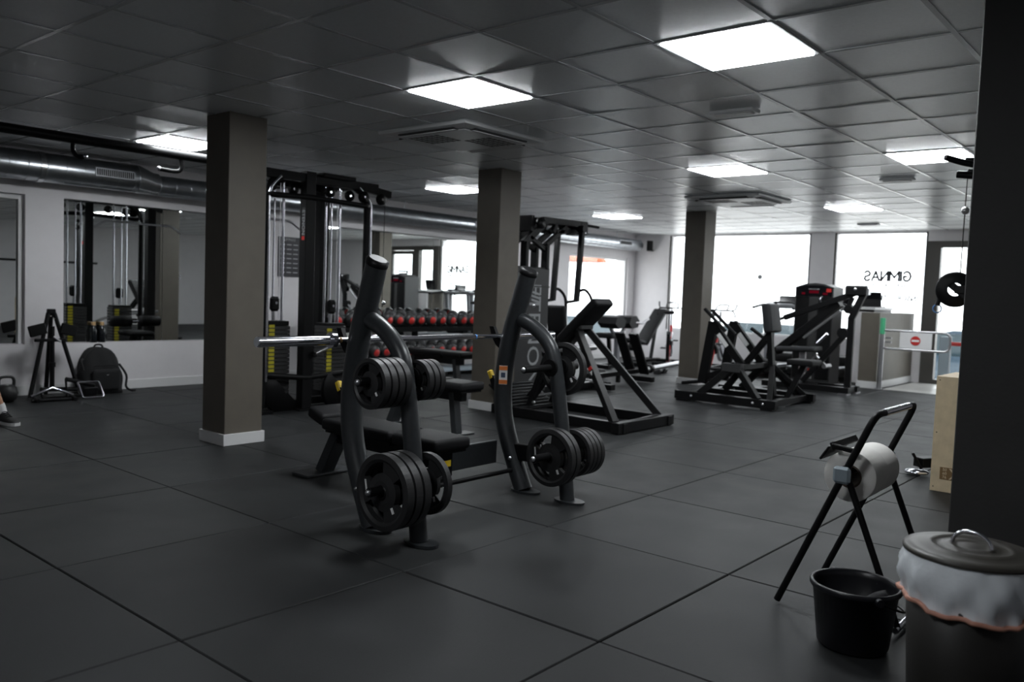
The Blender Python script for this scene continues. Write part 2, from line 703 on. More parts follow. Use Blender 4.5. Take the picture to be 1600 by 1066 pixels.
# lettering stuck on the glass, readable from the street (reversed from inside)
EY, EZ, EXn = (0, 1, 0), (0, 0, 1), (-1, 0, 0)
xg = XW + .043
# outside reader looks along -x: his right is +y
GL = {'G': [[(.95, .82), (.75, .97), (.45, 1.0), (.15, .85), (.0, .5), (.15, .15), (.45, 0), (.75, .03), (.95, .2), (.95, .48), (.55, .48)]],
      'I': [[(.5, 0), (.5, 1)]], 'M': [[(0, 0), (0, 1), (.5, .35), (1, 1), (1, 0)]], 'N': [[(0, 0), (0, 1), (1, 0), (1, 1)]],
      'A': [[(0, 0), (.5, 1), (1, 0)], [(.2, .35), (.8, .35)]], 'S': [[(.95, .85), (.7, 1), (.3, 1), (.05, .8), (.15, .58), (.85, .42), (.97, .2), (.7, 0), (.3, 0), (.03, .17)]]}
yy = 3.855
for ch_, wd_ in zip('GIMNAS', (.110, .01, .140, .105, .115, .090)):
    for ln in GL[ch_]:
        mbx = MB()
        pp = [(xg - .002, yy + a_ * wd_, 1.615 + b_ * .15) for a_, b_ in ln]
        for p_, q_ in zip(pp[:-1], pp[1:]):
            e_ = (V(q_) - V(p_)).normalized() * .011
            sd_ = V((0, -e_.z, e_.y)).normalized() * .0168
            p2, q2 = V(p_) - e_, V(q_) + e_
            mbx.prism([p2 - sd_, q2 - sd_, q2 + sd_, p2 + sd_], (-.003, 0, 0))
        mbx.build('letter_stroke', 'dark_print', w2)
    yy += wd_ + .030
lettering('OBERT 24 HORES', .088, (xg, 4.2, 1.535), (0, 1, 0), EZ, weight=.0025).build('lettering', 'dark_print', w2)
lettering("INSCRIU-TE", .115, (xg, 4.02, 1.33), (0, 1, 0), EZ, weight=.004).build('lettering', 'dark_print', w2)
MB().cyl((xg, 6.40, 1.64), (xg - .003, 6.40, 1.64), .045, 20).build('round_sticker', 'grey_print', w1)
MB().bb(xg - .003, xg, 6.405, 6.425, 1.42, 1.47).build('small_mark', 'grey_print', w1)
MB().torus((xg, 6.40, 1.25), (1, 0, 0), .042, .008, 24, 6).build('ring_sticker', 'faint_print', w1)

# entrance door beside the window
t = thing('door_1', None, None, (XW, 2.7, 0), kind='structure')
f = MB()
f.bb(XW - .02, XW + .1, 3.42, 3.62, 0, 2.25)
f.bb(XW - .02, XW + .1, 2.74, 2.92, 0, 2.25)
f.bb(XW - .02, XW + .1, 1.75, 1.85, 0, 2.25)
f.bb(XW - .02, XW + .1, 1.85, 2.74, 2.15, 2.25)
f.bb(XW - .02, XW + .1, 2.92, 3.42, 2.15, 2.25)
f.bb(XW - .02, XW + .1, 2.92, 3.42, 0, .07)
f.build('door_frame', 'frame_grey', t)
MB().bb(XW + .03, XW + .04, 2.92, 3.42, .07, 2.15).build('side_pane', 'door_glass', t)
lf = MB()
lf.bb(XW, XW + .05, 2.66, 2.735, .01, 2.14)
lf.bb(XW, XW + .05, 1.855, 1.93, .01, 2.14)
lf.bb(XW, XW + .05, 1.93, 2.66, .01, .12)
lf.bb(XW, XW + .05, 1.93, 2.66, 2.05, 2.14)
leaf = lf.build('door_leaf', 'frame_grey', t)
MB().bb(XW + .02, XW + .03, 1.93, 2.66, .12, 2.05).build('door_pane', 'door_glass', leaf)
MB().tube(fillet([(XW - .002, 2.60, .95), (XW - .05, 2.60, .95), (XW - .05, 2.60, 1.25), (XW - .002, 2.60, 1.25)], .02), .011).build('door_handle', 'satin_steel', leaf)
xl = XW + .018
mk = MB()
for i, (ya, yb, z) in enumerate(((2.12, 2.55, 1.62), (2.16, 2.52, 1.56), (2.20, 2.47, 1.50))):
    mk.prism([(xl, ya, z - .02), (xl, yb - .05, z - .02), (xl, yb, z + .02), (xl, ya, z + .02)], (-.003, 0, 0))
mk.prism([(xl, 2.36, 1.40), (xl, 2.42, 1.40), (xl, 2.52, 1.62), (xl, 2.46, 1.62)], (-.003, 0, 0))
mk.build('logo', 'navy_print', leaf)
lettering('IDET', .10, (xl - .002, 2.28, 1.30), EY, EZ).build('lettering', 'navy_print', leaf)
lettering('IN', .10, (xl - .002, 2.47, 1.30), EY, EZ).build('lettering', 'blue_print', leaf)

# half-height partition beside the entrance
t = thing('wall_partition', None, None, (13.5, 3.87, 0), kind='structure')
MB().bb(12.62, XW, 3.75, 4.01, 0, 1.10, .004).build('partition_body', 'taupe', t)
MB().bb(12.606, 12.62, 3.736, 4.024, 0, .10).bb(12.62, XW, 3.736, 3.75, 0, .10).bb(12.62, XW, 4.01, 4.024, 0, .10).build('baseboard', 'white_trim', t)

# columns ------------------------------------------------------------------


def column(nm, x, y, s, m, skirt=True, sy=None):
    sy = sy or s
    t = thing(nm, None, None, (x + s / 2, y + sy / 2, 0), kind='structure')
    MB().bb(x, x + s, y, y + sy, 0, RH + .05, .004).build('column_shaft', m, t)
    if skirt:
        b = MB()
        e = .016
        b.bb(x - e, x + s + e, y - e, y, 0, .085, .002).bb(x - e, x + s + e, y + sy, y + sy + e, 0, .085, .002)
        b.bb(x - e, x, y, y + sy, 0, .085, .002).bb(x + s, x + s + e, y, y + sy, 0, .085, .002)
        b.build('baseboard', 'white_trim', t)


column('wall_column', 3.30, 5.515, .312, 'taupe')
column('wall_column', 6.27, 5.515, .312, 'taupe')
column('wall_column', 10.60, 5.53, .312, 'taupe')
column('wall_column', 3.43, .26, .36, 'dark_column', False, .468)

# ceiling lights -----------------------------------------------------------
LL = {(1, -1): 'glowing square ceiling panel at top right, largest of the light panels',
      (1, 2): 'glowing square ceiling panel just in front of the nearer air conditioner',
      (1, 8): 'glowing ceiling panel above the duct, partly behind the nearest column',
      (7, 8): 'glowing ceiling panel partly behind the middle column',
      (7, 2): 'glowing ceiling panel just in front of the farther air conditioner',
      (7, -1): 'glowing ceiling panel at far right beside the dark column',
      (13, 8): 'small distant glowing ceiling panel above the lever pulldown machine',
      (13, 2): 'small distant glowing ceiling panel nearest the lettered window',
      (-5, -1): 'glowing ceiling panel behind the camera, nearest the bin',
      (13, -1): 'distant glowing ceiling panel over the entrance, hidden by the dark column'}
base = None
for (b, a) in LIGHTS:
    loc = (GX + (b + .5) * GT, GY + (a + .5) * GT, RH)
    if base is None:
        base = proto('ceiling_light', LL[(b, a)], 'ceiling light', 'square ceiling light panels')
        h = GT / 2
        f = MB()
        for sx in (-1, 1):
            f.bb(sx * (h - .012) - .012, sx * (h - .012) + .012, -h, h, -.004, .02)
            f.bb(-h + .024, h - .024, sx * (h - .012) - .012, sx * (h - .012) + .012, -.004, .02)
        f.build('panel_frame', 'grid_metal', base)
        MB().bb(-h + .024, h - .024, -h + .024, h - .024, -.011, .015, .003).build('diffuser', 'panel_light', base)
        base.location = loc
    else:
        dup(base, loc, label=LL[(b, a)])

# cassette air conditioners --------------------------------------------------
ACL = ['square white ceiling air conditioner just beyond the second light panel', 'square white ceiling air conditioner in front of the farthest column']
base = proto('ceiling_air_conditioner', ACL[0], 'air conditioner', 'ceiling air conditioners')
h = .475
f = MB()
f.lathe([(h * 1.36, .0), (h * 1.40, -.012), (h * 1.37, -.03), (h * 1.10, -.042)], (0, 0, 0), n=4, smooth=False, a0=45, a1=405)
f.v = [(x, y, z) for x, y, z in f.v]
f.build('cover_panel', 'ac_white', base)
q = .74 * h
MB().bb(-q, q, -q, q, -.05, -.040, .008).build('intake_panel', 'ac_white', base)
for sx, ang in ((1, 0), (1, 90), (1, 180), (1, 270)):
    rz = rotm('Z', ang)
    v = MB()
    v.box(rz @ V((.81 * h, 0, -.041)), (.055, 1.25 * h, .012), rz)
    sl = v.build('air_slot', 'ac_dark', base)
    MB().box(rz @ V((.815 * h, 0, -.050)), (.050, 1.2 * h, .005), rz @ rotm('Y', 14), .001).build('louvre', 'ac_white', base)
gr = MB()
for i in range(11):
    for j in range(11):
        if (i < 5) == (j < 5):
            continue
        x, y = -.8 * q + i * 1.6 * q / 10, -.8 * q + j * 1.6 * q / 10
        gr.bb(x - .019, x + .019, y - .019, y + .019, -.0515, -.0500)
gr.build('intake_grille', 'ac_dark', base, kind='stuff')
base.location = (*AC[0], RH)
dup(base, (*AC[1], RH), label=ACL[1])

# emergency light boxes --------------------------------------------------------
EL = [((5.05, 2.47), 'slim emergency light on the ceiling between two light panels at right'),
      ((8.48, 2.44), 'slim emergency light on the ceiling beyond the far right light panel'),
      ((13.04, 4.12), 'distant slim emergency light on the ceiling near the lettered window')]
base = proto('emergency_light', EL[0][1], 'emergency light', 'emergency lights')
MB().box((0, 0, -.012), (.12, .30, .024), None, .006).build('housing', 'ac_white', base)
MB().box((0, 0, -.027), (.08, .24, .008), None, .003).build('lens', 'white_trim', base)
base.location = (*EL[0][0], RH)
for p, l in EL[1:]:
    dup(base, (*p, RH), label=l)

# ducts ------------------------------------------------------------------------
t = thing('air_duct', 'round galvanised spiral air duct running along the mirror wall under the ceiling', 'air duct', (6, 8.8, 2.1))
YD = 8.82
prof = []


def duct_run(xa, xb, rad, z):
    mb = MB()
    x = xa
    pts, rs = [], []
    mb.tube([(xa, YD, z), (xb, YD, z)], rad, 40)
    while x < xb - .05:
        mb.tube([(x, YD, z), (x + .001, YD, z), (x + .007, YD, z), (x + .008, YD, z)], [rad, rad + .0025, rad + .0025, rad], 40, False)
        x += .17
    return mb


duct_run(-2.5, 4.18, .142, 2.245).build('duct_run', 'galv', t)
MB().tube([(4.18, YD, 2.245), (4.20, YD, 2.245), (4.36, YD, 2.215), (4.42, YD, 2.215)], [.148, .148, .118, .118], 28).build('reducer', 'galv_bright', t)
duct_run(4.42, 14.15, .110, 2.205).build('duct_run', 'galv', t)
MB().tube([(14.15, YD, 2.205), (14.17, YD, 2.205)], .113, 28).build('end_cap', 'galv_bright', t)
for xx in (3.22,):
    MB().tube([(xx, YD, 2.245), (xx + .05, YD, 2.245)], .149, 28).build('joint_band', 'galv_bright', t)
for xa, xb, rr, zc in ((3.72, 4.12, .142, 2.245), (9.35, 9.75, .110, 2.205), (13.35, 13.75, .11, 2.205)):
    ang = rotm('X', -4)
    g = MB()
    g.box(V((0, 0, 0)) + V(((xa + xb) / 2, YD, zc)) + ang @ V((0, -rr - .004, 0)), (xb - xa, .012, .09), ang, .002)
    gg = g.build('duct_grille', 'alu', t)
    sl = MB()
    n = int((xb - xa) / .022)
    for i in range(n):
        x = xa + .02 + i * (xb - xa - .04) / (n - 1)
        sl.box(V((x, YD, zc)) + ang @ V((0, -rr - .011, 0)), (.013, .004, .064), ang)
    sl.build('grille_slot', 'ac_dark', gg, kind='stuff')
for x in (2.4, 5.2, 8.0, 10.8, 13.4):
    MB().cyl((x, YD, 2.31), (x, YD, RH + .03), .006, 8).build('hanger_rod', 'galv', t)

# suspended black rail with hooks
t = thing('ceiling_rail', 'thick black rail with curved hooks hung below the ceiling at left', 'rail', (2.8, 7.05, 2.25))
MB().cyl((.4, 7.05, 2.295), (4.30, 7.05, 2.295), .04, 16).build('rail_tube', 'black_steel', t)
for x in (1.0, 2.2, 4.1):
    MB().bb(x - .03, x + .03, 7.02, 7.08, 2.33, RH).build('bracket', 'black_steel', t)
MB().tube(spline([(2.85, 7.05, 2.27), (2.85, 7.05, 2.20), (2.87, 7.02, 2.155), (2.91, 6.99, 2.155)]), .018, 10).build('hook', 'black_steel', t)
MB().tube(spline([(3.75, 7.05, 2.27), (3.76, 7.05, 2.19), (3.72, 7.06, 2.15), (3.58, 7.09, 2.155)]), .018, 10).build('hook', 'black_steel', t)
MB().sph((2.915, 6.985, 2.157), .02, 10).build('hook_tip', 'chrome', t)
MB().sph((3.575, 7.09, 2.157), .02, 10).build('hook_tip', 'chrome', t)

# loudspeaker in the far corner
t = thing('loudspeaker', 'small black loudspeaker on a bracket in the far window corner', 'loudspeaker', (14.2, 8.5, 2.2))
MB().box((14.24, 8.60, 2.20), (.14, .12, .20), rotm('Z', 30), .01).build('cabinet', 'black_steel', t)
MB().beam((14.24, 8.62, 2.115), (14.385, 8.62, 2.115), .05, .03).build('arm', 'black_steel', t)

# ================================================================== WEIGHT PLATES


def grip_plate(Rr, th):
    """disc with a thick rim, hub and three grip openings, axis along x, centred"""
    rad = [.13 * Rr, .30 * Rr, .50 * Rr, .78 * Rr, .86 * Rr, Rr]
    hgt = [th * .5, th * .46, th * .30, th * .30, th * .5, th * .40]
    N = 54

    def hole(i, k):
        if i != 2:
            return False
        a = (k + .5) * 360 / N
        return any(abs((a - c + 180) % 360 - 180) < 33 for c in (60, 180, 300))
    mb = MB()
    vs = []
    for sgn in (1, -1):
        for i, r in enumerate(rad):
            for k in range(N):
                t = 2 * math.pi * k / N
                rr = r
                vs.append(V((sgn * hgt[i], rr * math.cos(t), rr * math.sin(t))))
    nr = len(rad)

    def ix(sd, i, k):
        return sd * nr * N + i * N + k % N
    fs = []
    for i in range(nr - 1):
        for k in range(N):
            if hole(i, k):
                for (di, dk, e) in ((0, -1, ((i, k), (i + 1, k))), (0, 1, ((i + 1, k + 1), (i, k + 1)))):
                    if not hole(i, (k + dk) % N):
                        (a, b), (c, d) = e
                        fs.append((ix(0, a, b), ix(0, c, d), ix(1, c, d), ix(1, a, b)))
                fs.append((ix(0, i, k + 1), ix(0, i, k), ix(1, i, k), ix(1, i, k + 1)))
                fs.append((ix(0, i + 1, k), ix(0, i + 1, k + 1), ix(1, i + 1, k + 1), ix(1, i + 1, k)))
                continue
            fs.append((ix(0, i, k), ix(0, i + 1, k), ix(0, i + 1, k + 1), ix(0, i, k + 1)))
            fs.append((ix(1, i, k), ix(1, i, k + 1), ix(1, i + 1, k + 1), ix(1, i + 1, k)))
    for k in range(N):
        fs.append((ix(0, nr - 1, k), ix(1, nr - 1, k), ix(1, nr - 1, k + 1), ix(0, nr - 1, k + 1)))
        fs.append((ix(0, 0, k + 1), ix(1, 0, k + 1), ix(1, 0, k), ix(0, 0, k)))
    mb.add(vs, fs, False)
    return mb


PLATES = {}


def plate_at(size, th, x, y, z, spin, label, group):
    key = (size, th)
    if key not in PLATES:
        p = proto('weight_plate', label, 'weight plate', group)
        grip_plate(size, th).build('plate_disc', 'plate_rubber', p)
        MB().lathe([(.135 * size, -th * .52), (.20 * size, -th * .52), (.20 * size, th * .52), (.135 * size, th * .52)], (0, 0, 0), (1, 0, 0), 24).build('hub_ring', 'black_steel', p)
        for sg in (-1, 1):
            mk = MB()
            mk.box((sg * th * .36, .62 * size, .10 * size), (.004, .045 * size, .36 * size), rotm('X', 8 * sg))
            mk.build('lettering', 'white_print', p)
            mk2 = MB()
            mk2.box((sg * th * .40, -.40 * size, -.42 * size), (.004, .07 * size, .16 * size), rotm('X', -25))
            mk2.build('weight_number', 'white_print', p)
        PLATES[key] = p
        p.location = (x, y, z)
        p.rotation_euler = (R(spin), 0, 0)
        return p
    return dup(PLATES[key], (x, y, z), (R(spin), 0, 0), label, group)


# ================================================================== BENCH PRESS STATION
XL, XR = 2.72, 3.90
t = thing('bench_press_rack', 'charcoal tubular bench press rack with two curved uprights in the foreground', 'weight rack', (3.31, 3.1, 0))
UP = [(3.185, 1.335), (3.235, 1.17), (3.30, .97), (3.345, .74), (3.352, .58), (3.33, .41), (3.245, .19), (3.16, .012)]
FR = [(3.225, 1.045), (3.13, 1.005), (3.045, .945), (2.985, .87), (2.950, .76), (2.918, .60), (2.885, .40), (2.83, .012)]
ordw = ('left', 'right')
for X in (XL, XR):
    u_ = MB().tube(spline([(X, y, z) for y, z in UP], 5), .056, 20).build('upright', 'charcoal', t)
    MB().tube([(X, 3.178, 1.348), (X, 3.181, 1.342), (X, 3.190, 1.318), (X, 3.192, 1.314)], [.045, .058, .059, .056], 20).build('end_cap', 'black_steel', u_)
    fp = MB().tube(spline([(X, y, z) for y, z in FR], 5), .043, 18).build('front_post', 'charcoal', t)
    for yy, rr, nm in ((3.16, .085, 'a'), (2.83, .08, 'b')):
        poly = []
        for k in range(24):
            a = 2 * math.pi * k / 24
            poly.append((X + .062 * math.cos(a), yy - .015 + (rr + .02) * math.sin(a), 0.001))
        MB().prism(poly, (0, 0, .014)).build('foot_plate', 'charcoal', t)
    # gusset joining upright and front post
    MB().beam((X, 3.27, .235), (X, 2.87, .255), .05, .10).build('lower_link', 'black_steel', t)
    for z, yc in ((.775, 2.955), (.285, 2.862)):
        h_ = MB().cyl((X - .29, yc, z), (X + .205, yc, z), .021, 16)
        hh = h_.build('storage_horn', 'black_steel', t)
        for q_ in (-1, 1):
            MB().cyl((X + q_ * .042, yc, z), (X + q_ * .058, yc, z), .05, 18).build('horn_flange', 'black_steel', hh)
            MB().sph((X + (-.292 if q_ < 0 else .207), yc, z), .015, 10).build('horn_bolt', 'satin_steel', hh)
    # upper bar hook and lower hook with yellow tips, on the bench side
    for z in (.93, .625):
        hk = MB()
        sy = 3.315 if z > .8 else 3.305
        hk.prism([(X - .012, sy + .03, z - .10), (X - .012, sy + .10, z - .055), (X - .012, sy + .135, z - .01), (X - .012, sy + .16, z + .06),
                  (X - .012, sy + .125, z + .06), (X - .012, sy + .085, z - .018), (X - .012, sy + .03, z - .018)], (.024, 0, 0))
        o = hk.build('bar_hook', 'black_steel', t)
        if z < .8:
            MB().box((X, sy + .150, z + .062), (.030, .056, .032), rotm('X', 62), .006).build('hook_tip', 'yellow', o)
    MB().lathe([(0, .016), (.010, .012), (.014, 0)], (X - .048, 3.235, .20), (-1, -.3, 0), 12).build('bolt', 'satin_steel', t)
    MB().lathe([(0, .014), (.008, .011), (.012, 0)], (X + .02, 3.157, 1.13), (.3, -1, .15), 12).build('bolt', 'satin_steel', t)
# sticker on the right upright: orange bands, white field and a dark mark
st = MB().box((XR - .047, 3.316, .70), (.004, .050, .115), rotm('Z', 35), 0).build('warning_sticker', 'white_print', t)
MB().box((XR - .049, 3.3145, .742), (.004, .050, .024), rotm('Z', 35)).build('sticker_band', 'orange_print', st)
MB().box((XR - .049, 3.3145, .658), (.004, .050, .024), rotm('Z', 35)).build('sticker_band', 'orange_print', st)
MB().box((XR - .049, 3.3145, .70), (.004, .026, .030), rotm('Z', 35)).build('sticker_mark', 'navy_print', st)
# panel and rod tying both uprights together
MB().bb(XL + .045, XR - .045, 3.345, 3.375, .155, .295, .004).build('cross_panel', 'charcoal', t)
MB().cyl((XL, 3.22, .13), (XR, 3.22, .13), .014, 12).build('cross_rod', 'black_steel', t)
MB().bb(XL + .17, XL + .27, 3.342, 3.345, .255, .277).build('red_sticker', 'red', t)

# plates on the horns: (side x, horn y, z, list of (radius, thickness), direction)
PG = 'weight plates on the bench press rack'


def load(X, yc, z, sgn, plates, names, gap=.062):
    x = X + sgn * gap
    for (r_, th), lab in zip(plates, names):
        plate_at(r_, th, x + sgn * th / 2, yc, z - .012, random.uniform(-9, 9), lab, PG)
        x += sgn * (th + .003)


on = ['outermost', 'second from outside', 'third from outside', 'innermost']
load(XL, 2.955, .775, -1, [(.118, .040)] * 4, ['small black plate, %s of four on the left upright\'s upper horn, camera side' % on[3 - i] for i in range(4)])
load(XL, 2.955, .775, 1, [(.100, .036)] * 3, ['small black plate, %s of three on the left upright\'s upper horn, bench side' % (['innermost', 'middle', 'outermost'][i]) for i in range(3)])
load(XL, 2.862, .285, -1, [(.178, .050)] * 3, ['large black grip plate, %s of three low on the left upright, nearest the camera' % (['innermost', 'middle', 'outermost'][i]) for i in range(3)])
load(XL, 2.862, .285, 1, [(.150, .036)], ['single black plate with open grip holes, low on the left upright\'s bench side'])
load(XR, 2.955, .775, 1, [(.158, .040)], ['single black plate high on the right upright\'s outer side'])
load(XR, 2.862, .285, -1, [(.165, .045)] * 2, ['black grip plate, %s of two low on the right upright, facing the camera' % (['inner', 'outer'][i]) for i in range(2)])
load(XR, 2.862, .285, 1, [(.140, .036)] * 4, ['black plate, %s of four low on the right upright\'s outer side' % on[3 - i] for i in range(4)])

# barbell
t = thing('barbell', 'chrome olympic barbell resting on the bench press rack hooks', 'barbell', (3.31, 3.395, .935))
YB, ZB = 3.395, .932
MB().cyl((2.62, YB, ZB), (4.0, YB, ZB), .0142, 18).build('bar_shaft', 'chrome', t)
for a, b in ((2.19, 2.61), (4.43, 4.01)):
    s_ = MB().cyl((a, YB, ZB), (b, YB, ZB), .0252, 24).build('sleeve', 'chrome', t)
    d = 1 if b > a else -1
    MB().cyl((b - d * .005, YB, ZB), (b + d * .022, YB, ZB), .040, 24).build('collar', 'chrome', s_)
    MB().cyl((a - d * .004, YB, ZB), (a + d * .004, YB, ZB), .0215, 20).build('end_cap', 'alu', s_)
for x in (2.95, 3.67):
    MB().cyl((x, YB, ZB), (x + .012, YB, ZB), .0146, 18).build('knurl_ring', 'blue_print', t)
for x in (2.66, 3.96):
    MB().cyl((x, YB, ZB), (x + .014, YB, ZB), .0150, 18).build('band', 'cork', t)


# benches --------------------------------------------------------------------
def flat_bench(x, y0, y1, z, lab, split, housing=True, tilt_end=True):
    t = thing('flat_bench', lab, 'bench', (x, (y0 + y1) / 2, 0))
    ys = [y0, split, y1]
    for a, b in ((y0, split - .006), (split + .006, y1)):
        p = MB().pad((x, (a + b) / 2, z - .035), (.29, b - a, .07), None, .028).build('bench_pad', 'vinyl', t)
        MB().bb(x - .12, x + .12, a + .02, b - .02, z - .085, z - .068).build('pad_board', 'black_steel', p)
    MB().beam((x, y0 + (.24 if housing else .10), z - .125), (x, y1 - .02, z - .125), .07, .08).build('spine', 'black_steel', t)
    if housing:
        h = MB().bb(x - .05, x + .05, y0 + .05, y0 + .13, .16, z - .07, .006).build('front_housing', 'black_steel', t)
        MB().bb(x - .030, x + .030, y0 + .047, y0 + .05, .22, .255).build('warning_label', 'yellow', h)
    else:
        MB().beam((x, y0 + .22, z - .10), (x, y0 + .17, .012), .075, .06).build('leg', 'charcoal', t)
        MB().bb(x - .16, x + .16, y0 + .11, y0 + .23, .001, .016, .004).build('foot_plate', 'charcoal', t)
    MB().beam((x, y1 - .02, z - .10), (x, y1 + .14, .012), .10, .07).build('leg', 'charcoal', t)
    MB().bb(x - .19, x + .19, y1 + .06, y1 + .22, .001, .018, .005).build('foot_plate', 'charcoal', t)
    if tilt_end:
        MB().pad((x, y1 + .07, z + .005), (.28, .16, .075), rotm('X', 18), .03).build('head_pad', 'vinyl', t)
    return t


flat_bench(3.31, 3.19, 4.20, .385, 'black padded bench between the bench press rack uprights', 3.56)
flat_bench(5.00, 4.62, 5.45, .455, 'black flat bench standing just behind the bench press rack', 4.95, False, False)
flat_bench(7.42, 6.95, 7.90, .450, 'black flat bench in front of the dumbbell rack', 7.30, False, False)

# ================================================================== DUMBBELL RACK
t = thing('dumbbell_rack', 'black two-tier dumbbell rack against the mirror wall', 'rack', (8.25, 8.5, 0))
for x in (6.45, 8.25, 9.88):
    MB().beam((x, 8.80, .0), (x, 8.80, .86), .07, .06).build('rack_post', 'black_steel', t)
    MB().beam((x, 8.15, .03), (x, 8.86, .03), .08, .06).build('rack_foot', 'black_steel', t)
for z in (.645, .225):
    tr = MB()
    rot = rotm('X', 12)
    tr.box((8.17, 8.52, z), (3.46, .10, .02), rot @ rotm('X', -6))
    tr.box((8.17, 8.40, z + .0), (3.46, .03, .06), rot)
    tr.box((8.17, 8.70, z + .03), (3.46, .03, .06), rot)
    tr.build('shelf', 'black_steel', t)
MB().bb(6.45, 9.88, 8.20, 8.72, .06, .085).build('base_shelf', 'cap_grey', t)


base = proto('dumbbell', 'x', 'dumbbell')
MB().cyl((0, -.07, 0), (0, .07, 0), .016, 12).build('handle', 'satin_steel', base)
for sg in (-1, 1):
    hd = MB().lathe([(.0, .155), (.055, .155), (.062, .150), (.086, .128), (.088, .118), (.088, .082), (.078, .070), (.03, .066), (.0, .066)], (0, 0, 0), (0, sg, 0), 20).build('head', 'plate_rubber', base)
    MB().lathe([(0, .1585), (.047, .1585), (.050, .154)], (0, 0, 0), (0, sg, 0), 18).build('end_disc', 'red', hd)
first = True
ordn = ['first', 'second', 'third', 'fourth', 'fifth', 'sixth', 'seventh', 'eighth', 'ninth', 'tenth', 'eleventh', 'twelfth', 'thirteenth', 'fourteenth', 'fifteenth', 'sixteenth']
for row, z, xs in (('upper', .795, [6.56 + .2055 * i for i in range(16)]), ('lower', .375, [6.56 + .2055 * i for i in range(16)])):
    for i, x in enumerate(xs):
        lab = 'black dumbbell with red end discs, %s from the left on the %s shelf' % (ordn[i], row)
        sc = .92 + .012 * i if row == 'upper' else 1.0
        tilt = R(12)
        if first:
            base.location = (x, 8.53, z)
            base.rotation_euler = (tilt, 0, 0)
            base['label'] = lab
            base['group'] = 'dumbbells on the two-tier rack'
            first = False
        else:
            dup(base, (x, 8.53 + random.uniform(-.012, .012), z), (tilt, random.uniform(-.6, .6), random.uniform(-.05, .05)), lab, 'dumbbells on the two-tier rack')

# ================================================================== CABLE TOWER (stacks, guide rods, pulleys)
t = thing('cable_tower', 'tall black multi-station cable machine with weight stacks behind the nearest column', 'gym machine', (4.9, 6.9, 0))
P1, P2 = (4.84, 6.69), (5.42, 7.24)
for (x, y) in (P1, P2):
    pz = MB().bb(x - .055, x + .055, y - .05, y + .05, .015, 2.27, .004).build('post', 'black_steel', t)
    MB().bb(x - .11, x + .11, y - .09, y + .09, .001, .016, .003).build('foot_plate', 'black_steel', t)
lb = MB().bb(4.783, 4.7855, 6.655, 6.70, 1.62, 1.93).build('brand_label', 'shroud', t)
lettering('ETENON', .060, (4.7825, 6.68, 1.79), (0, 0, -1), (0, -1, 0)).build('lettering', 'grey_print', lb)
MB().bb(4.781, 4.783, 6.657, 6.698, 1.625, 1.66).build('label_end', 'red', lb)
MB().bb(4.24, 5.68, 6.655, 6.725, 2.17, 2.25, .004).build('top_beam', 'black_steel', t)
MB().bb(4.30, 5.55, 7.20, 7.28, 2.17, 2.25, .004).build('top_beam', 'black_steel', t)
for x in (4.55, 5.42):
    MB().bb(x - .04, x + .04, 6.725, 7.20, 2.17, 2.25, .004).build('top_link', 'black_steel', t)
MB().beam((5.45, 6.69, 2.21), (5.86, 6.69, 2.165), .06, .07).build('pulley_boom', 'black_steel', t)
MB().bb(4.95, 5.34, 6.60, 6.86, 2.235, 2.275, .004).build('top_plate', 'black_steel', t)
# bent side uprights with a bright front edge
for sx, x in ((-1, 4.37), (1, 5.56)):
    pts = fillet([(x, 6.69, .05), (x, 6.69, 2.10), (x - sx * .20, 6.69, 2.21)], .18, 8)
    MB().tube(pts, .034, 14).build('side_upright', 'black_steel', t)
    MB().tube(fillet([(x + .018, 6.650, .30), (x + .018, 6.650, 2.07), (x - sx * .14, 6.650, 2.19)], .14, 8), .013, 10).build('chrome_edge', 'chrome', t)
    MB().tube(fillet([(x, 6.69, 2.02), (x - sx * .05, 6.62, 2.01), (4.84, 6.64, 2.03)], .05, 5), .026, 12).build('upper_loop', 'black_steel', t)
    MB().bb(x - .08, x + .08, 6.61, 6.77, .001, .03, .004).build('foot_plate', 'black_steel', t)
    MB().tube([(x, 6.69, .36), (4.84, 6.66, .31)], .028, 12).build('lower_tube', 'black_steel', t)
MB().bb(4.34, 5.60, 6.84, 6.92, .02, .09, .004).build('base_beam', 'black_steel', t)
MB().bb(4.80, 4.88, 6.72, 7.55, .02, .09, .004).build('base_beam', 'black_steel', t)
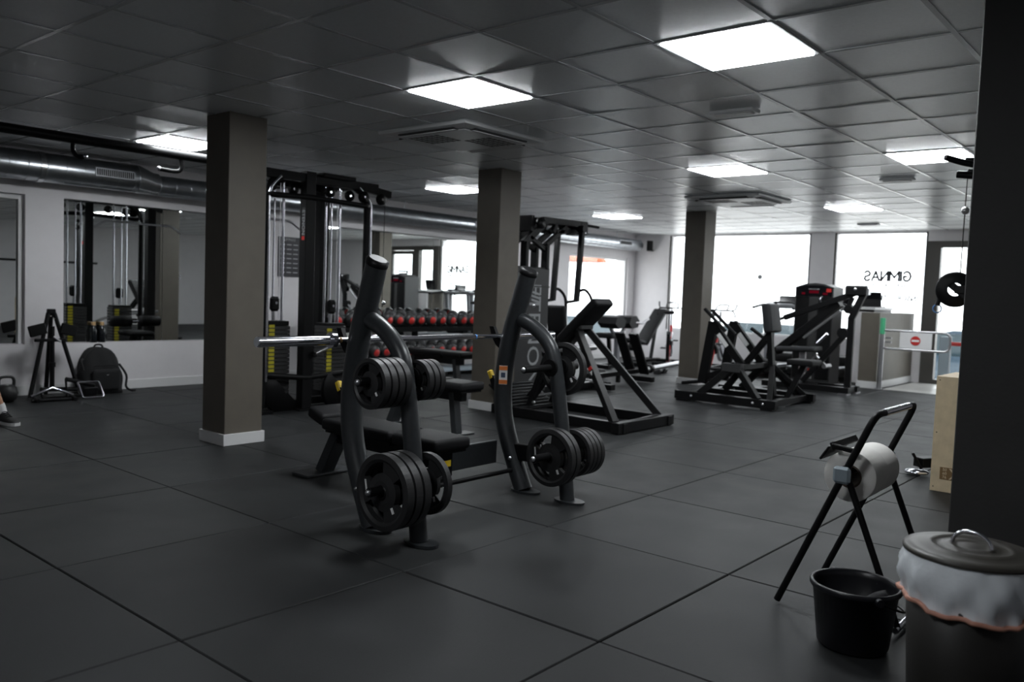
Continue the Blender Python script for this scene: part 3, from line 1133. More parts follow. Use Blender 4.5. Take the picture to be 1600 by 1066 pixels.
for (sx, sy, zt) in ((4.60, 6.86, .82), (5.22, 6.80, .80)):
    for i in range(17):
        pass
    stk = MB()
    z = .16
    while z < zt - .02:
        stk.bb(sx - .13, sx + .13, sy - .085, sy + .085, z, z + .034, .003)
        z += .038
    sk = stk.build('weight_stack', 'shroud', t, kind='stuff')
    MB().bb(sx - .12, sx + .12, sy - .08, sy + .08, zt - .015, zt + .03, .004).build('top_weight', 'black_steel', t)
    for off in (-.045, ):
        yl = MB()
        yr = MB()
        zz = .18
        while zz < zt - .02:
            yl.bb(sx - .105, sx - .045, sy - .0885, sy - .0865, zz, zz + .028)
            yl.bb(sx - .105, sx - .045, sy + .0865, sy + .0885, zz, zz + .028)
            zz += .038
        yl.build('number_strip', 'yellow_label', sk, kind='stuff')
    MB().cyl((sx - .02, sy - .13, .66), (sx - .02, sy - .08, .66), .010, 10).build('selector_pin', 'red', t)
    for rx in (-.085, .085):
        MB().cyl((sx + rx, sy, .08), (sx + rx, sy, 2.17), .0125, 12).build('guide_rod', 'chrome', t)
    MB().cyl((sx + .03, sy - .03, zt), (sx + .03, sy - .03, 2.15), .0035, 8).build('cable', 'satin_steel', t)
    MB().cyl((sx + .005, sy + .03, zt), (sx + .005, sy + .03, 2.15), .009, 8).build('guide_rod', 'chrome', t)
    blk = MB().box((sx, sy - .01, zt + .19), (.10, .05, .14), None, .02).build('pulley_block', 'black_steel', t)
    MB().cyl((sx, sy - .045, zt + .20), (sx, sy - .032, zt + .20), .014, 12).build('axle', 'chrome', blk)
    MB().cyl((sx, sy, zt + .03), (sx, sy, zt + .12), .012, 10).build('stem', 'satin_steel', blk)
    MB().lathe([(.02, -.03), (.23, -.03), (.235, -.02), (.235, .02), (.23, .03), (.02, .03)], (sx + .05, sy - .13, .19), (0, 1, 0), 28, True, 90, 270).build('pulley_guard', 'black_steel', t)
    for k, (dx, dz) in enumerate(((-.12, 2.11), (.12, 2.10))):
        pl = MB().lathe([(0, -.014), (.052, -.014), (.044, -.003), (.044, .003), (.052, .014), (0, .014)], (sx + dx, sy - .10, dz), (0, 1, 0), 20).build('pulley', 'black_steel', t)
        MB().cyl((sx + dx, sy - .120, dz), (sx + dx, sy - .113, dz), .012, 10).build('axle', 'chrome', pl)
for (x, z) in ((5.47, 2.10), (5.70, 2.10)):
    pl = MB().lathe([(0, -.016), (.058, -.016), (.05, -.003), (.05, .003), (.058, .016), (0, .016)], (x, 6.64, z), (0, 1, 0), 20).build('pulley', 'black_steel', t)
    MB().cyl((x, 6.615, z), (x, 6.622, z), .012, 10).build('axle', 'chrome', pl)
MB().cyl((5.75, 6.64, 2.10), (5.75, 6.64, 1.0), .003, 8).build('cable', 'black_steel', t)
# pulldown station on the mirror side
MB().bb(4.85, 5.15, 7.55, 7.95, .48, .54, .02).build('seat', 'vinyl', t)
MB().beam((5.0, 7.45, .05), (5.0, 7.7, .48), .07, .07).build('seat_post', 'black_steel', t)
for sx in (-1, 1):
    MB().lathe([(0, 0), (.062, 0), (.07, .012), (.07, .24), (.062, .25), (0, .25)], (5.0 + sx * .06, 7.72, .66), (sx, 0, 0), 18).build('roller_pad', 'vinyl', t)
MB().cyl((4.66, 7.72, .66), (5.34, 7.72, .66), .014, 10).build('roller_axle', 'chrome', t)
MB().beam((5.0, 7.24, .66), (5.0, 7.72, .66), .05, .06).build('roller_arm', 'black_steel', t)
MB().beam((5.0, 7.24, 2.20), (5.0, 7.85, 2.20), .06, .07).build('pulldown_boom', 'black_steel', t)
MB().cyl((5.0, 7.80, 2.17), (5.0, 7.80, 1.90), .004, 8).build('cable', 'black_steel', t)

t = thing('pulldown_bar', 'long silver pulldown bar hanging on the mirror side of the cable machine', 'bar', (5.0, 7.80, 1.87))
MB().tube(fillet([(4.45, 7.80, 1.80), (4.58, 7.80, 1.885), (5.42, 7.80, 1.885), (5.55, 7.80, 1.80)], .05, 5), .014, 12).build('bar_tube', 'satin_steel', t)
MB().torus((5.0, 7.80, 1.905), (1, 0, 0), .018, .005, 16, 6).build('hanging_ring', 'chrome', t)
t = thing('row_bar', 'bent grey cable bar held in front of the right weight stack', 'bar', (5.0, 6.6, .6))
MB().tube(fillet([(4.90, 6.60, .545), (5.06, 6.56, .62), (5.20, 6.52, .66), (5.36, 6.50, .675)], .06, 4), .016, 12).build('bar_tube', 'satin_steel', t)
MB().tube(fillet([(5.36, 6.50, .675), (5.50, 6.50, .70), (5.72, 6.55, .72), (5.86, 6.60, .74)], .06, 4), .016, 12).build('grip', 'satin_steel', t)
MB().box((4.89, 6.605, .54), (.04, .04, .06), None, .008).build('bar_clip', 'black_steel', t)

# poster beside the mirrors
t = thing('wall_poster', 'black exercise poster on the white wall behind the cable machine', 'poster', (6.25, 9.0, 1.3))
MB().bb(6.09, 6.41, YW - .008, YW, 1.29, 1.79).build('poster_sheet', 'poster_black', t)
pl = MB()
for i in range(7):
    for j in range(3):
        pl.bb(6.12 + j * .095, 6.19 + j * .095, YW - .0095, YW - .008, 1.34 + i * .058, 1.352 + i * .058)
pl.build('print_lines', 'grey_print', t, kind='stuff')
lettering('GIMNAS', .05, (6.25, YW - .009, 1.755), (1, 0, 0), EZ).build('lettering', 'grey_print', t)

# ================================================================== LEVER PULLDOWN MACHINE (tall shroud)
t = thing('lever_pulldown', 'tall lever pulldown machine with a dark lettered shroud beside the middle column', 'gym machine', (7.7, 6.05, 0))
sh = MB().bb(7.13, 7.74, 6.0, 6.22, .06, 1.50, .012).build('shroud', 'shroud', t)
MB().bb(7.13, 7.74, 5.994, 6.0, 1.27, 1.285).build('shroud_seam', 'ac_dark', sh)
lettering('ETENON', .30, (7.47, 5.998, .72), (0, 0, -1), (1, 0, 0), .004).build('lettering', 'grey_print', sh)
lg = MB()
for i in range(3):
    z = 1.23 - i * .045
    lg.prism([(7.41, 5.998, z), (7.56, 5.998, z - .03), (7.56, 5.998, z - .055), (7.41, 5.998, z - .025)], (0, -.004, 0))
lg.build('logo_bars', 'grey_print', sh)
for y in (6.03, 6.19):
    MB().beam((7.30, y, 1.48), (7.30, y, 1.78), .05, .09).build('mast', 'black_steel', t)
    MB().beam((7.27, y, 1.75), (7.64, y, 2.02), .05, .09).build('mast_brace', 'black_steel', t)
    MB().beam((7.68, y, 1.48), (7.68, y, 1.78), .05, .09).build('mast', 'black_steel', t)
    MB().beam((7.66, y, 1.75), (8.05, y, 2.0), .05, .06).build('mast_brace', 'black_steel', t)
    MB().beam((7.37, y, 1.84), (7.68, y, 1.70), .05, .05).build('mast_brace', 'black_steel', t)
    MB().beam((7.60, y, 2.045), (8.46, y, 2.06), .05, .075).build('top_arm', 'black_steel', t)
    MB().beam((7.86, y, 1.93), (8.24, y, 1.96), .05, .05).build('lower_arm', 'black_steel', t)
    MB().beam((7.86, y, 2.03), (7.80, y, 1.92), .05, .05).build('arm_strut', 'black_steel', t)
MB().bb(8.33, 8.47, 6.0, 6.24, 1.93, 2.09, .006).build('head_block', 'black_steel', t)
MB().bb(8.34, 8.42, 5.99, 6.0, 1.95, 2.03).build('head_plate', 'satin_steel', t)
MB().lathe([(0, -.02), (.065, -.02), (.065, .02), (0, .02)], (7.50, 5.97, 2.0), (0, 1, 0), 20).build('pulley', 'black_steel', t)
MB().bb(7.36, 7.42, 6.0, 6.2, 1.90, 2.08, .004).build('rear_block', 'black_steel', t)
MB().beam((7.42, 6.0, 2.0), (7.66, 6.0, 2.01), .03, .03).build('rear_rod', 'black_steel', t)
for y, s_ in ((5.93, -1), (6.29, 1)):
    ar = MB().beam((8.25, y, 2.0), (8.19, y, 1.12), .055, .06).build('lever_arm', 'black_steel', t)
    MB().cyl((8.25, y - .04, 1.99), (8.25, y + .04, 1.99), .045, 16).build('pivot', 'black_steel', ar)
    MB().cyl((8.20, y, 1.13), (7.97, y, 1.105), .018, 12).build('grip', 'vinyl', ar)
MB().cyl((8.44, 6.05, 2.06), (8.76, 6.05, 2.055), .018, 10).build('rear_grip', 'vinyl', t)
MB().bb(7.0, 8.9, 6.05, 6.15, .02, .10, .004).build('base_beam', 'black_steel', t)
MB().bb(8.75, 8.85, 5.75, 6.45, .02, .09, .004).build('base_foot', 'black_steel', t)
MB().bb(7.05, 7.15, 5.75, 6.45, .02, .09, .004).build('base_foot', 'black_steel', t)
MB().beam((8.35, 6.1, .10), (8.30, 6.1, .48), .08, .08).build('seat_post', 'black_steel', t)
MB().pad((8.32, 6.1, .50), (.34, .32, .07), None, .025).build('seat', 'vinyl', t)
MB().pad((8.04, 6.1, .90), (.08, .26, .33), rotm('Y', -8), .03).build('chest_pad', 'vinyl', t)
MB().beam((8.10, 6.1, .10), (8.08, 6.1, .80), .06, .06).build('pad_post', 'black_steel', t)
for y in (5.9, 6.3):
    MB().tube(spline([(8.22, y, 1.25), (8.32, y, 1.26), (8.44, y, 1.18), (8.48, y, 1.05), (8.46, y, .80)]), .018, 10).build('hose', 'black_steel', t)

# ================================================================== CHEST-SUPPORTED ROW (inclined pad on A-frame)
t = thing('incline_row_machine', 'black incline row machine, slanted chest pad on an A-frame, beside the bench press rack', 'gym machine', (6.58, 4.6, 0))
for x in (6.20, 6.97):
    MB().beam((x, 3.90, .05), (x, 5.45, .05), .07, .09).build('base_beam', 'black_steel', t)
    dx = .07 if x < 6.5 else -.07
    lg = MB().beam((x, 4.02, .08), (6.58 - dx, 4.70, .90), .065, .065).build('leg', 'black_steel', t)
MB().beam((6.10, 3.95, .055), (7.06, 3.95, .055), .08, .095).build('cross_beam', 'black_steel', t)
MB().beam((6.20, 4.02, .055), (6.97, 4.02, .085), .05, .03).build('cross_rail', 'satin_steel', t)
MB().beam((6.16, 5.40, .055), (7.02, 5.40, .055), .08, .09).build('cross_beam', 'black_steel', t)
MB().bb(6.48, 6.68, 4.62, 4.78, .875, .915, .006).build('top_plate', 'shroud', t)
MB().beam((6.58, 4.72, .87), (6.58, 5.30, .12), .09, .07).build('spine', 'black_steel', t)
ang = math.degrees(math.atan2(.38, .40))
pd = MB().pad((6.58, 4.655, .955), (.30, .58, .085), rotm('X', -ang), .032).build('chest_pad', 'vinyl', t)
MB().box((6.58, 4.68, .905), (.20, .50, .03), rotm('X', -ang), .004).build('pad_board', 'black_steel', pd)
rp = MB()
rib = rotm('X', 32)
rp.box((6.50, 5.32, .17), (.66, .42, .02), rib, .004)
pt = rp.build('foot_platform', 'black_steel', t)
for i in range(9):
    MB().box(V((6.50, 5.32, .17)) + rib @ V((0, -.18 + i * .045, .014)), (.62, .014, .010), rib, .002).build('tread_rib', 'charcoal', pt)
for x in (6.40, 6.76):
    MB().beam((x, 5.15, .10), (x, 4.95, .62), .06, .05).build('lever', 'black_steel', t)
    MB().cyl((x - .05, 4.95, .62), (x + .05, 4.95, .62), .035, 14).build('lever_pivot', 'black_steel', t)
    MB().lathe([(0, .02), (.014, .012), (.018, 0)], (x, 5.10, .13), (-1, -1, 0), 12).build('bolt', 'satin_steel', t)
MB().cyl((6.15, 4.80, .68), (6.98, 4.80, .68), .030, 14).build('handle_roller', 'satin_steel', t)
MB().box((6.325, 4.345, .47), (.004, .10, .04), rotm('X', 50)).build('brand_label', 'white_print', t)
MB().box((6.32, 4.39, .53), (.006, .03, .04), rotm('X', 50)).build('label_end', 'red', t)

# ================================================================== LANDMINE ROW LEVER
t = thing('landmine_row_lever', 'low black lever with twin upright foot boards and bare steel weight horn', 'gym machine', (9.8, 6.2, 0))
MB().beam((8.95, 6.2, .14), (10.32, 6.2, .17), .06, .06).build('lever_beam', 'black_steel', t)
for y in (6.09, 6.31):
    fb = MB().beam((9.75, y, .70), (10.10, y, .13), .14, .03).build('foot_board', 'black_steel', t)
    MB().beam((9.785, y, .70), (10.13, y, .14), .13, .005).build('grip_sheet', 'satin_steel', fb)
MB().cyl((10.30, 6.2, .17), (11.48, 6.2, .235), .038, 16).build('weight_horn', 'satin_steel', t)
MB().cyl((10.40, 6.2, .175), (10.46, 6.2, .178), .06, 16).build('horn_collar', 'black_steel', t)
MB().cyl((11.44, 6.2, .233), (11.49, 6.2, .236), .045, 16).build('horn_end', 'black_steel', t)
for x in (9.05, 10.15):
    MB().bb(x - .05, x + .05, 5.98, 6.42, .02, .09, .004).build('base_foot', 'black_steel', t)
for x in (9.05, 9.6):
    MB().beam((x, 6.2, .03), (x, 6.2, .14), .05, .05).build('stub', 'black_steel', t)

# ================================================================== SEATED ROW, PLATE LOADED (wide low frame)
t = thing('plate_row_machine', 'black plate-loaded row machine with an upright grey chest pad on a wide low base', 'gym machine', (9.43, 4.3, 0))
for x in (8.87, 10.0):
    MB().bb(x - .045, x + .045, 3.66, 4.90, .02, .115, .004).build('base_beam', 'black_steel', t)
    for yy in (3.75, 4.80):
        MB().bb(x - .06, x + .06, yy - .07, yy + .07, .001, .02).build('rubber_foot', 'black_steel', t)
    for yy in (3.80, 3.92, 4.68):
        sx = -1
        MB().lathe([(0, .014), (.012, .009), (.016, 0)], (x - .045, yy, .07), (-1, 0, 0), 10).build('bolt', 'satin_steel', t)
    MB().beam((x, 4.60, .10), (x + (.12 if x < 9.4 else -.12), 4.22, .47), .06, .08).build('side_strut', 'black_steel', t)
    MB().beam((x, 3.88, .10), (x + (.12 if x < 9.4 else -.12), 4.22, .47), .06, .08).build('side_strut', 'black_steel', t)
    xm = x + (.10 if x < 9.4 else -.10)
    MB().bb(xm - .05, xm + .05, 4.13, 4.36, .38, .48, .006).build('pivot_plate', 'shroud', t)
MB().bb(8.87, 10.0, 3.74, 3.82, .025, .10, .004).build('cross_beam', 'black_steel', t)
MB().bb(8.87, 10.0, 4.74, 4.82, .025, .10, .004).build('cross_beam', 'black_steel', t)
MB().beam((9.0, 4.22, .43), (9.86, 4.22, .43), .06, .06).build('axle_beam', 'black_steel', t)
for x in (9.15, 9.71):
    lv = MB().beam((x, 4.60, .94), (x, 4.71, .20), .07, .11).build('lever', 'black_steel', t)
    MB().beam((x, 4.615, .93), (x, 4.22, .46), .06, .085).build('lever_brace', 'black_steel', t)
    MB().beam((x - .034, 4.52, .80), (x - .034, 4.40, .66), .004, .05).build('brand_label', 'white_print', t)
    MB().beam((x, 4.71, .25), (x, 4.25, .45), .05, .07).build('lever_arm', 'black_steel', t)
    if x < 9.4:
        MB().cyl((x - .05, 4.70, 1.09), (x - .05, 4.42, .84), .021, 12).build('handle', 'vinyl', t)
        MB().cyl((x + .05, 4.66, 1.08), (x + .05, 4.34, .80), .021, 12).build('handle', 'vinyl', t)
    MB().cyl((x, 4.68, .225), (x, 4.98, .175), .024, 12).build('weight_horn', 'black_steel', t)
MB().cyl((9.71, 4.38, .87), (9.71, 4.18, .74), .022, 12).build('handle', 'vinyl', t)
MB().beam((9.43, 3.93, .03), (9.43, 4.02, .86), .075, .06).build('pad_post', 'black_steel', t)
MB().beam((9.63, 4.10, .55), (9.58, 4.06, .88), .06, .05).build('pad_brace', 'black_steel', t)
pd = MB().pad((9.48, 4.03, 1.01), (.30, .11, .34), rotm('X', -9), .035).build('chest_pad', 'vinyl_grey', t)
MB().beam((9.43, 4.02, .82), (9.43, 4.55, .12), .07, .07).build('main_strut', 'black_steel', t)
MB().beam((9.43, 3.97, .45), (9.95, 3.78, .09), .06, .06).build('side_brace', 'black_steel', t)
MB().beam((9.43, 3.97, .45), (8.95, 3.78, .09), .06, .06).build('side_brace', 'black_steel', t)
MB().beam((9.43, 3.80, .08), (9.43, 4.78, .08), .07, .08).build('center_beam', 'black_steel', t)
MB().pad((9.50, 3.62, .52), (.32, .30, .07), None, .025).build('seat', 'vinyl', t)
MB().beam((9.50, 3.62, .49), (9.47, 3.80, .08), .06, .06).build('seat_post', 'black_steel', t)

# ================================================================== CHEST PRESS, PLATE LOADED
t = thing('lever_press_machine', 'black lever press machine with a tall slanted top arm in front of the partition', 'gym machine', (11.6, 4.2, 0))
for x in (11.45,):
    MB().beam((x, 3.76, .03), (x, 3.76, 1.02), .06, .085).build('upright', 'black_steel', t)
    MB().beam((x, 3.77, 1.0), (x, 3.62, 1.36), .06, .085).build('upright_top', 'black_steel', t)
    MB().beam((x, 3.83, 1.12), (x, 3.76, 1.30), .055, .05).build('brace', 'black_steel', t)
    MB().beam((x, 3.79, .85), (x, 4.38, .12), .055, .07).build('front_brace', 'black_steel', t)
    MB().cyl((x - .04, 3.86, .82), (x + .04, 3.86, .82), .07, 16).build('pivot', 'black_steel', t)
    MB().cyl((x - .04, 3.80, 1.14), (x + .04, 3.80, 1.14), .06, 16).build('pivot', 'black_steel', t)
    MB().beam((x, 3.66, 1.385), (x, 4.68, .985), .06, .075).build('press_arm', 'black_steel', t)
    MB().cyl((x, 4.60, 1.02), (x, 4.74, .965), .022, 12).build('arm_grip', 'vinyl', t)
    MB().bb(x - .05, x + .05, 3.58, 3.86, 1.32, 1.46, .02).build('arm_head', 'black_steel', t)
    MB().bb(x - .035, x + .035, 3.55, 3.58, 1.34, 1.42).build('head_end', 'satin_steel', t)
    MB().lathe([(0, .016), (.018, .01), (.022, 0)], (x - .05, 3.72, 1.41), (-1, 0, 0), 12).build('bolt', 'satin_steel', t)
for x in (11.34, 11.72):
    MB().bb(x - .045, x + .045, 3.70, 4.90, .02, .10, .004).build('base_beam', 'black_steel', t)
    MB().bb(x - .09, x + .09, 3.70, 3.82, .001, .02).build('foot_plate', 'satin_steel', t)
    if x < 11.5:
        MB().cyl((x, 4.03, .80), (x, 4.16, .66), .02, 12).build('side_handle', 'chrome', t)
MB().beam((11.34, 4.84, .06), (11.72, 4.84, .06), .07, .08).build('cross_beam', 'black_steel', t)
MB().beam((11.34, 3.76, .06), (11.72, 3.76, .06), .07, .08).build('cross_beam', 'black_steel', t)
MB().beam((11.53, 3.95, 1.22), (11.53, 4.80, .50), .16, .10).build('back_rail', 'black_steel', t)
MB().beam((11.46, 3.92, 1.12), (11.46, 4.40, .72), .03, .03).build('rail_rod', 'satin_steel', t)
MB().pad((11.53, 4.48, .56), (.34, .54, .07), rotm('X', -3), .028).build('seat', 'vinyl_grey', t)
MB().beam((11.53, 4.42, .52), (11.53, 4.42, .09), .06, .08).build('seat_post', 'satin_steel', t)
MB().beam((11.53, 4.42, .20), (11.53, 4.22, .52), .03, .03).build('seat_strut', 'satin_steel', t)
MB().beam((11.53, 4.10, .36), (11.53, 4.30, .54), .03, .03).build('seat_strut', 'satin_steel', t)
MB().cyl((11.42, 4.08, .35), (11.64, 4.08, .35), .03, 12).build('adjuster', 'satin_steel', t)
MB().bb(11.49, 11.492, 4.27, 4.33, .16, .30).build('caution_label', 'white_print', t)
MB().bb(11.488, 11.49, 4.27, 4.33, .27, .30).build('label_band', 'red', t)
MB().bb(11.48, 11.58, 4.2, 4.9, .02, .10, .004).build('center_beam', 'black_steel', t)


# ================================================================== SELECTORISED TOWERS
def selector_tower(x, y, rz, lab):
    t = thing('selector_tower', lab, 'gym machine', (0, 0, 0))
    # modelled facing -x around the origin
    w_, d_ = .56, .40
    poly = [(0, -w_ / 2, 0), (0, w_ / 2, 0), (0, w_ / 2, 1.44), (0, w_ / 4, 1.485), (0, 0, 1.50), (0, -w_ / 4, 1.485), (0, -w_ / 2, 1.44)]
    body = MB().prism(poly, (d_, 0, 0)).build('shroud', 'shroud', t)
    MB().bb(-.012, 0, -.05, .05, .30, 1.28, .003).build('stack_slot', 'ac_dark', body)
    MB().bb(-.014, 0, -.27, -.07, .10, 1.30, .006).build('front_panel', 'black_steel', body)
    MB().bb(-.014, 0, .07, .27, .10, 1.30, .006).build('front_panel', 'black_steel', body)
    disp = MB().prism([(-.016, -.26, 1.31), (-.016, .26, 1.31), (-.016, .26, 1.43), (-.016, .12, 1.465), (-.016, -.12, 1.465), (-.016, -.26, 1.43)], (.014, 0, 0)).build('display_panel', 'screen', t)
    for (ya, yb, za, zb) in ((-.07, .07, 1.35, 1.39), (-.20, -.13, 1.33, 1.36), (.13, .18, 1.33, 1.36)):
        MB().bb(-.019, -.016, ya, yb, za, zb).build('display_digits', 'display_red', disp)
    MB().bb(-.018, -.016, -.25, -.18, 1.37, 1.42).build('display_mark', 'red', disp)
    MB().bb(-.018, -.016, -.08, .08, 1.405, 1.415).build('lettering', 'grey_print', disp)
    MB().bb(-.02, d_ + .02, -w_ / 2 - .02, w_ / 2 + .02, .001, .05, .005).build('base', 'black_steel', t)
    MB().tube(spline([(-.02, -.14, 1.16), (-.10, -.14, 1.20), (-.13, -.14, 1.27), (-.09, -.15, 1.30)]), .014, 10).build('hook_handle', 'chrome', t)
    t.location = (x, y, 0)
    t.rotation_euler = (0, 0, rz)
    return t


selector_tower(12.2, 4.56, 0, 'tall dark weight-stack tower with a red lit display in front of the windows')
selector_tower(9.4, .2, R(180), 'weight-stack tower with red display, seen only in the mirror at left')

# ================================================================== TREADMILLS
TG = 'treadmills at the window'
base = proto('treadmill', 'black and grey treadmill just behind the reception counter by the window', 'treadmill', TG)
MB().bb(-.80, .75, -.33, .33, .08, .19, .02).build('deck', 'black_steel', base)
MB().bb(-.78, .45, -.22, .22, .19, .197).build('belt', 'vinyl_grey', base)
for sy in (-1, 1):
    MB().bb(-.78, .50, sy * .28 - .05, sy * .28 + .05, .19, .215, .006).build('side_rail', 'treadmill_grey', base)
    MB().beam((.52, sy * .34, .15), (.42, sy * .34, 1.10), .06, .09).build('upright', 'treadmill_grey', base)
    MB().tube(fillet([(.45, sy * .34, 1.08), (.30, sy * .34, 1.16), (-.15, sy * .34, 1.10)], .06), .022, 12).build('handrail', 'black_steel', base)
MB().pad((.58, 0, .25), (.42, .62, .20), None, .06).build('motor_cover', 'black_steel', base)
MB().pad((.42, 0, 1.15), (.24, .74, .07), rotm('Y', -12), .025).build('console', 'treadmill_grey', base)
MB().box((.50, 0, 1.24), (.03, .34, .14), rotm('Y', 12), .008).build('console_screen', 'screen', base)
MB().tube(fillet([(.40, -.16, 1.17), (.24, -.16, 1.20), (.24, .16, 1.20), (.40, .16, 1.17)], .05), .016, 10).build('front_grip', 'black_steel', base)
for sx in (-.7, .65):
    for sy in (-.28, .28):
        MB().cyl((sx, sy, 0), (sx, sy, .09), .03, 12).build('foot', 'black_steel', base)
base.location = (13.46, 4.78, 0)
dup(base, (13.40, 5.62, 0), label='black and grey treadmill left of the weight-stack tower by the window', group=TG)

# ================================================================== SPIN BIKES
BG = 'spin bikes by the window'
base = proto('spin_bike', 'red and black spin bike left of the farthest column, by the window', 'exercise bike', BG)
fr = MB()
fr.beam((-.25, 0, .10), (.18, 0, .70), .06, .07)
fr.build('frame', 'bike_red', base)
MB().beam((.10, 0, .58), (-.28, 0, .50), .05, .06).beam((-.28, 0, .10), (-.30, 0, .62), .05, .06).build('seat_stay', 'black_steel', base)
MB().beam((.12, 0, .50), (.42, 0, .20), .05, .05).build('fork', 'black_steel', base)
MB().lathe([(0, -.012), (.16, -.012), (.18, -.022), (.225, -.022), (.225, .022), (.18, .022), (.16, .012), (0, .012)], (.38, 0, .36), (0, 1, 0), 28).build('flywheel', 'alu', base)
MB().lathe([(0, -.045), (.09, -.045), (.10, -.03), (.10, .03), (.09, .045), (0, .045)], (0, 0, .38), (0, 1, 0), 20).build('crank_guard', 'black_steel', base)
for sy in (-1, 1):
    c = MB().beam((0, sy * .06, .38), (sy * .14, sy * .06, .38 - sy * .08), .02, .03).build('crank_arm', 'satin_steel', base)
    MB().box((sy * .14, sy * .12, .38 - sy * .08), (.10, .09, .025), None, .005).build('pedal', 'black_steel', c)
MB().cyl((-.30, 0, .55), (-.33, 0, .92), .022, 12).build('seat_post', 'satin_steel', base)
MB().pad((-.33, 0, .95), (.26, .17, .06), None, .028).build('saddle', 'vinyl', base)
MB().cyl((.18, 0, .65), (.22, 0, 1.0), .024, 12).build('handlebar_post', 'satin_steel', base)
hb = MB()
hb.tube([(.22, -.20, 1.02), (.22, .20, 1.02)], .014, 10)
hb.tube(spline([(.22, -.10, 1.02), (.36, -.09, 1.10), (.42, 0, 1.12), (.36, .09, 1.10), (.22, .10, 1.02)]), .013, 10)
for sy in (-1, 1):
    hb.tube(spline([(.22, sy * .20, 1.02), (.30, sy * .23, 1.05), (.34, sy * .24, 1.13)]), .013, 10)
    hb.tube(spline([(.22, sy * .20, 1.02), (.20, sy * .24, .98), (.26, sy * .25, .90)]), .013, 10)
hb.build('handlebar', 'black_steel', base)
MB().bb(-.38, -.30, -.26, .26, .03, .08, .01).build('rear_foot', 'black_steel', base)
MB().bb(.40, .48, -.26, .26, .03, .08, .01).build('front_foot', 'black_steel', base)
MB().beam((-.34, 0, .06), (.44, 0, .06), .06, .04).build('base_rail', 'black_steel', base)
for sx in (-.34, .44):
    for sy in (-.24, .24):
        MB().cyl((sx, sy, 0), (sx, sy, .04), .02, 10).build('leveler', 'black_steel', base)
base.location = (13.15, 7.45, 0)
base.rotation_euler = (0, 0, R(25))
dup(base, (13.05, 6.52, 0), (0, 0, R(8)), label='spin bike right of the farthest column, only its handlebars clear of the row machine', group=BG)

# ================================================================== PREACHER BENCH, INCLINE BENCH
t = thing('preacher_bench', 'black preacher curl bench with two hexagonal arm pads near the far window', 'bench', (11.9, 7.8, 0))
for x in (11.78, 12.21):
    p_ = []
    for k in range(6):
        a = R(60 * k + 12)
        p_.append((x + .165 * math.cos(a), 7.60, .765 + .115 * math.sin(a)))
    pd = MB().prism(p_, (0, .36, 0)).build('arm_pad', 'vinyl', t)
    MB().beam((x, 7.80, .67), (12.0, 7.80, .42), .05, .05).build('pad_arm', 'treadmill_grey', t)
MB().beam((12.0, 7.8, .06), (12.0, 7.8, .60), .08, .08).build('post', 'treadmill_grey', t)
MB().pad((11.66, 7.75, .54), (.30, .34, .09), None, .03).build('seat', 'vinyl', t)
MB().beam((11.66, 7.75, .50), (11.78, 7.78, .06), .06, .06).build('seat_post', 'black_steel', t)
MB().beam((11.4, 7.8, .04), (12.4, 7.8, .04), .07, .07).build('base_beam', 'black_steel', t)
for x in (11.42, 12.38):
    MB().bb(x - .04, x + .04, 7.55, 8.05, .005, .07, .006).build('base_foot', 'black_steel', t)
MB().tube(spline([(12.25, 7.62, .76), (12.42, 7.58, .75), (12.55, 7.58, .80), (12.62, 7.58, .82)]), .02, 10).build('bar_rest', 'satin_steel', t)
MB().bb(11.94, 12.06, 7.755, 7.759, .48, .53).build('red_label', 'red', t)

t = thing('incline_bench', 'black incline bench with raised backrest in front of the far window corner', 'bench', (13.0, 8.0, 0))
bk_ = MB().pad((13.42, 8.0, .66), (.92, .28, .075), rotm('Y', -43), .03).build('back_pad', 'vinyl', t)
MB().pad((12.86, 8.0, .40), (.38, .30, .075), rotm('Y', 10), .03).build('seat', 'vinyl', t)
MB().beam((13.62, 8.0, .78), (13.45, 8.0, .06), .05, .05).build('rear_strut', 'black_steel', t)
MB().beam((12.86, 8.0, .36), (13.05, 8.0, .06), .06, .06).build('seat_post', 'black_steel', t)
MB().beam((12.55, 8.0, .045), (13.75, 8.0, .045), .07, .06).build('base_beam', 'black_steel', t)
for x in (12.56, 13.74):
    MB().bb(x - .04, x + .04, 7.74, 8.26, .005, .065, .006).build('base_foot', 'black_steel', t)
for sy in (-1, 1):
    MB().cyl((12.64, 8.0, .30), (12.64, 8.0 + sy * .24, .30), .055, 14).build('leg_roller', 'vinyl', t)
MB().beam((12.64, 8.0, .28), (12.80, 8.0, .38), .05, .05).build('roller_arm', 'black_steel', t)

# low pair of hex dumbbells left on the floor near the far column
for i, (x, y, rz, lab) in enumerate(((11.15, 7.0, .4, 'black hexagonal dumbbell on the floor beneath the steel weight horn'),
                                     (10.1, 6.95, -.5, 'black hexagonal dumbbell on the floor behind the foot boards'),
                                     (11.62, 6.72, .15, 'black hexagonal dumbbell on the floor beside the farthest column'))):
    t = thing('hex_dumbbell', lab, 'dumbbell', (x, y, 0), 0, 'hex dumbbells on the floor')
    M3 = rotm('Z', math.degrees(rz))
    for sg in (-1, 1):
        pts = [V((x, y, .061)) + M3 @ V((sg * .06, .07 * math.cos(R(60 * k)), .07 * math.sin(R(60 * k)))) for k in range(6)]
        MB().prism(pts, M3 @ V((sg * .11, 0, 0))).build('head', 'plate_rubber', t)
    MB().cyl(V((x, y, .061)) + M3 @ V((-.07, 0, 0)), V((x, y, .061)) + M3 @ V((.07, 0, 0)), .016, 10).build('handle', 'satin_steel', t)

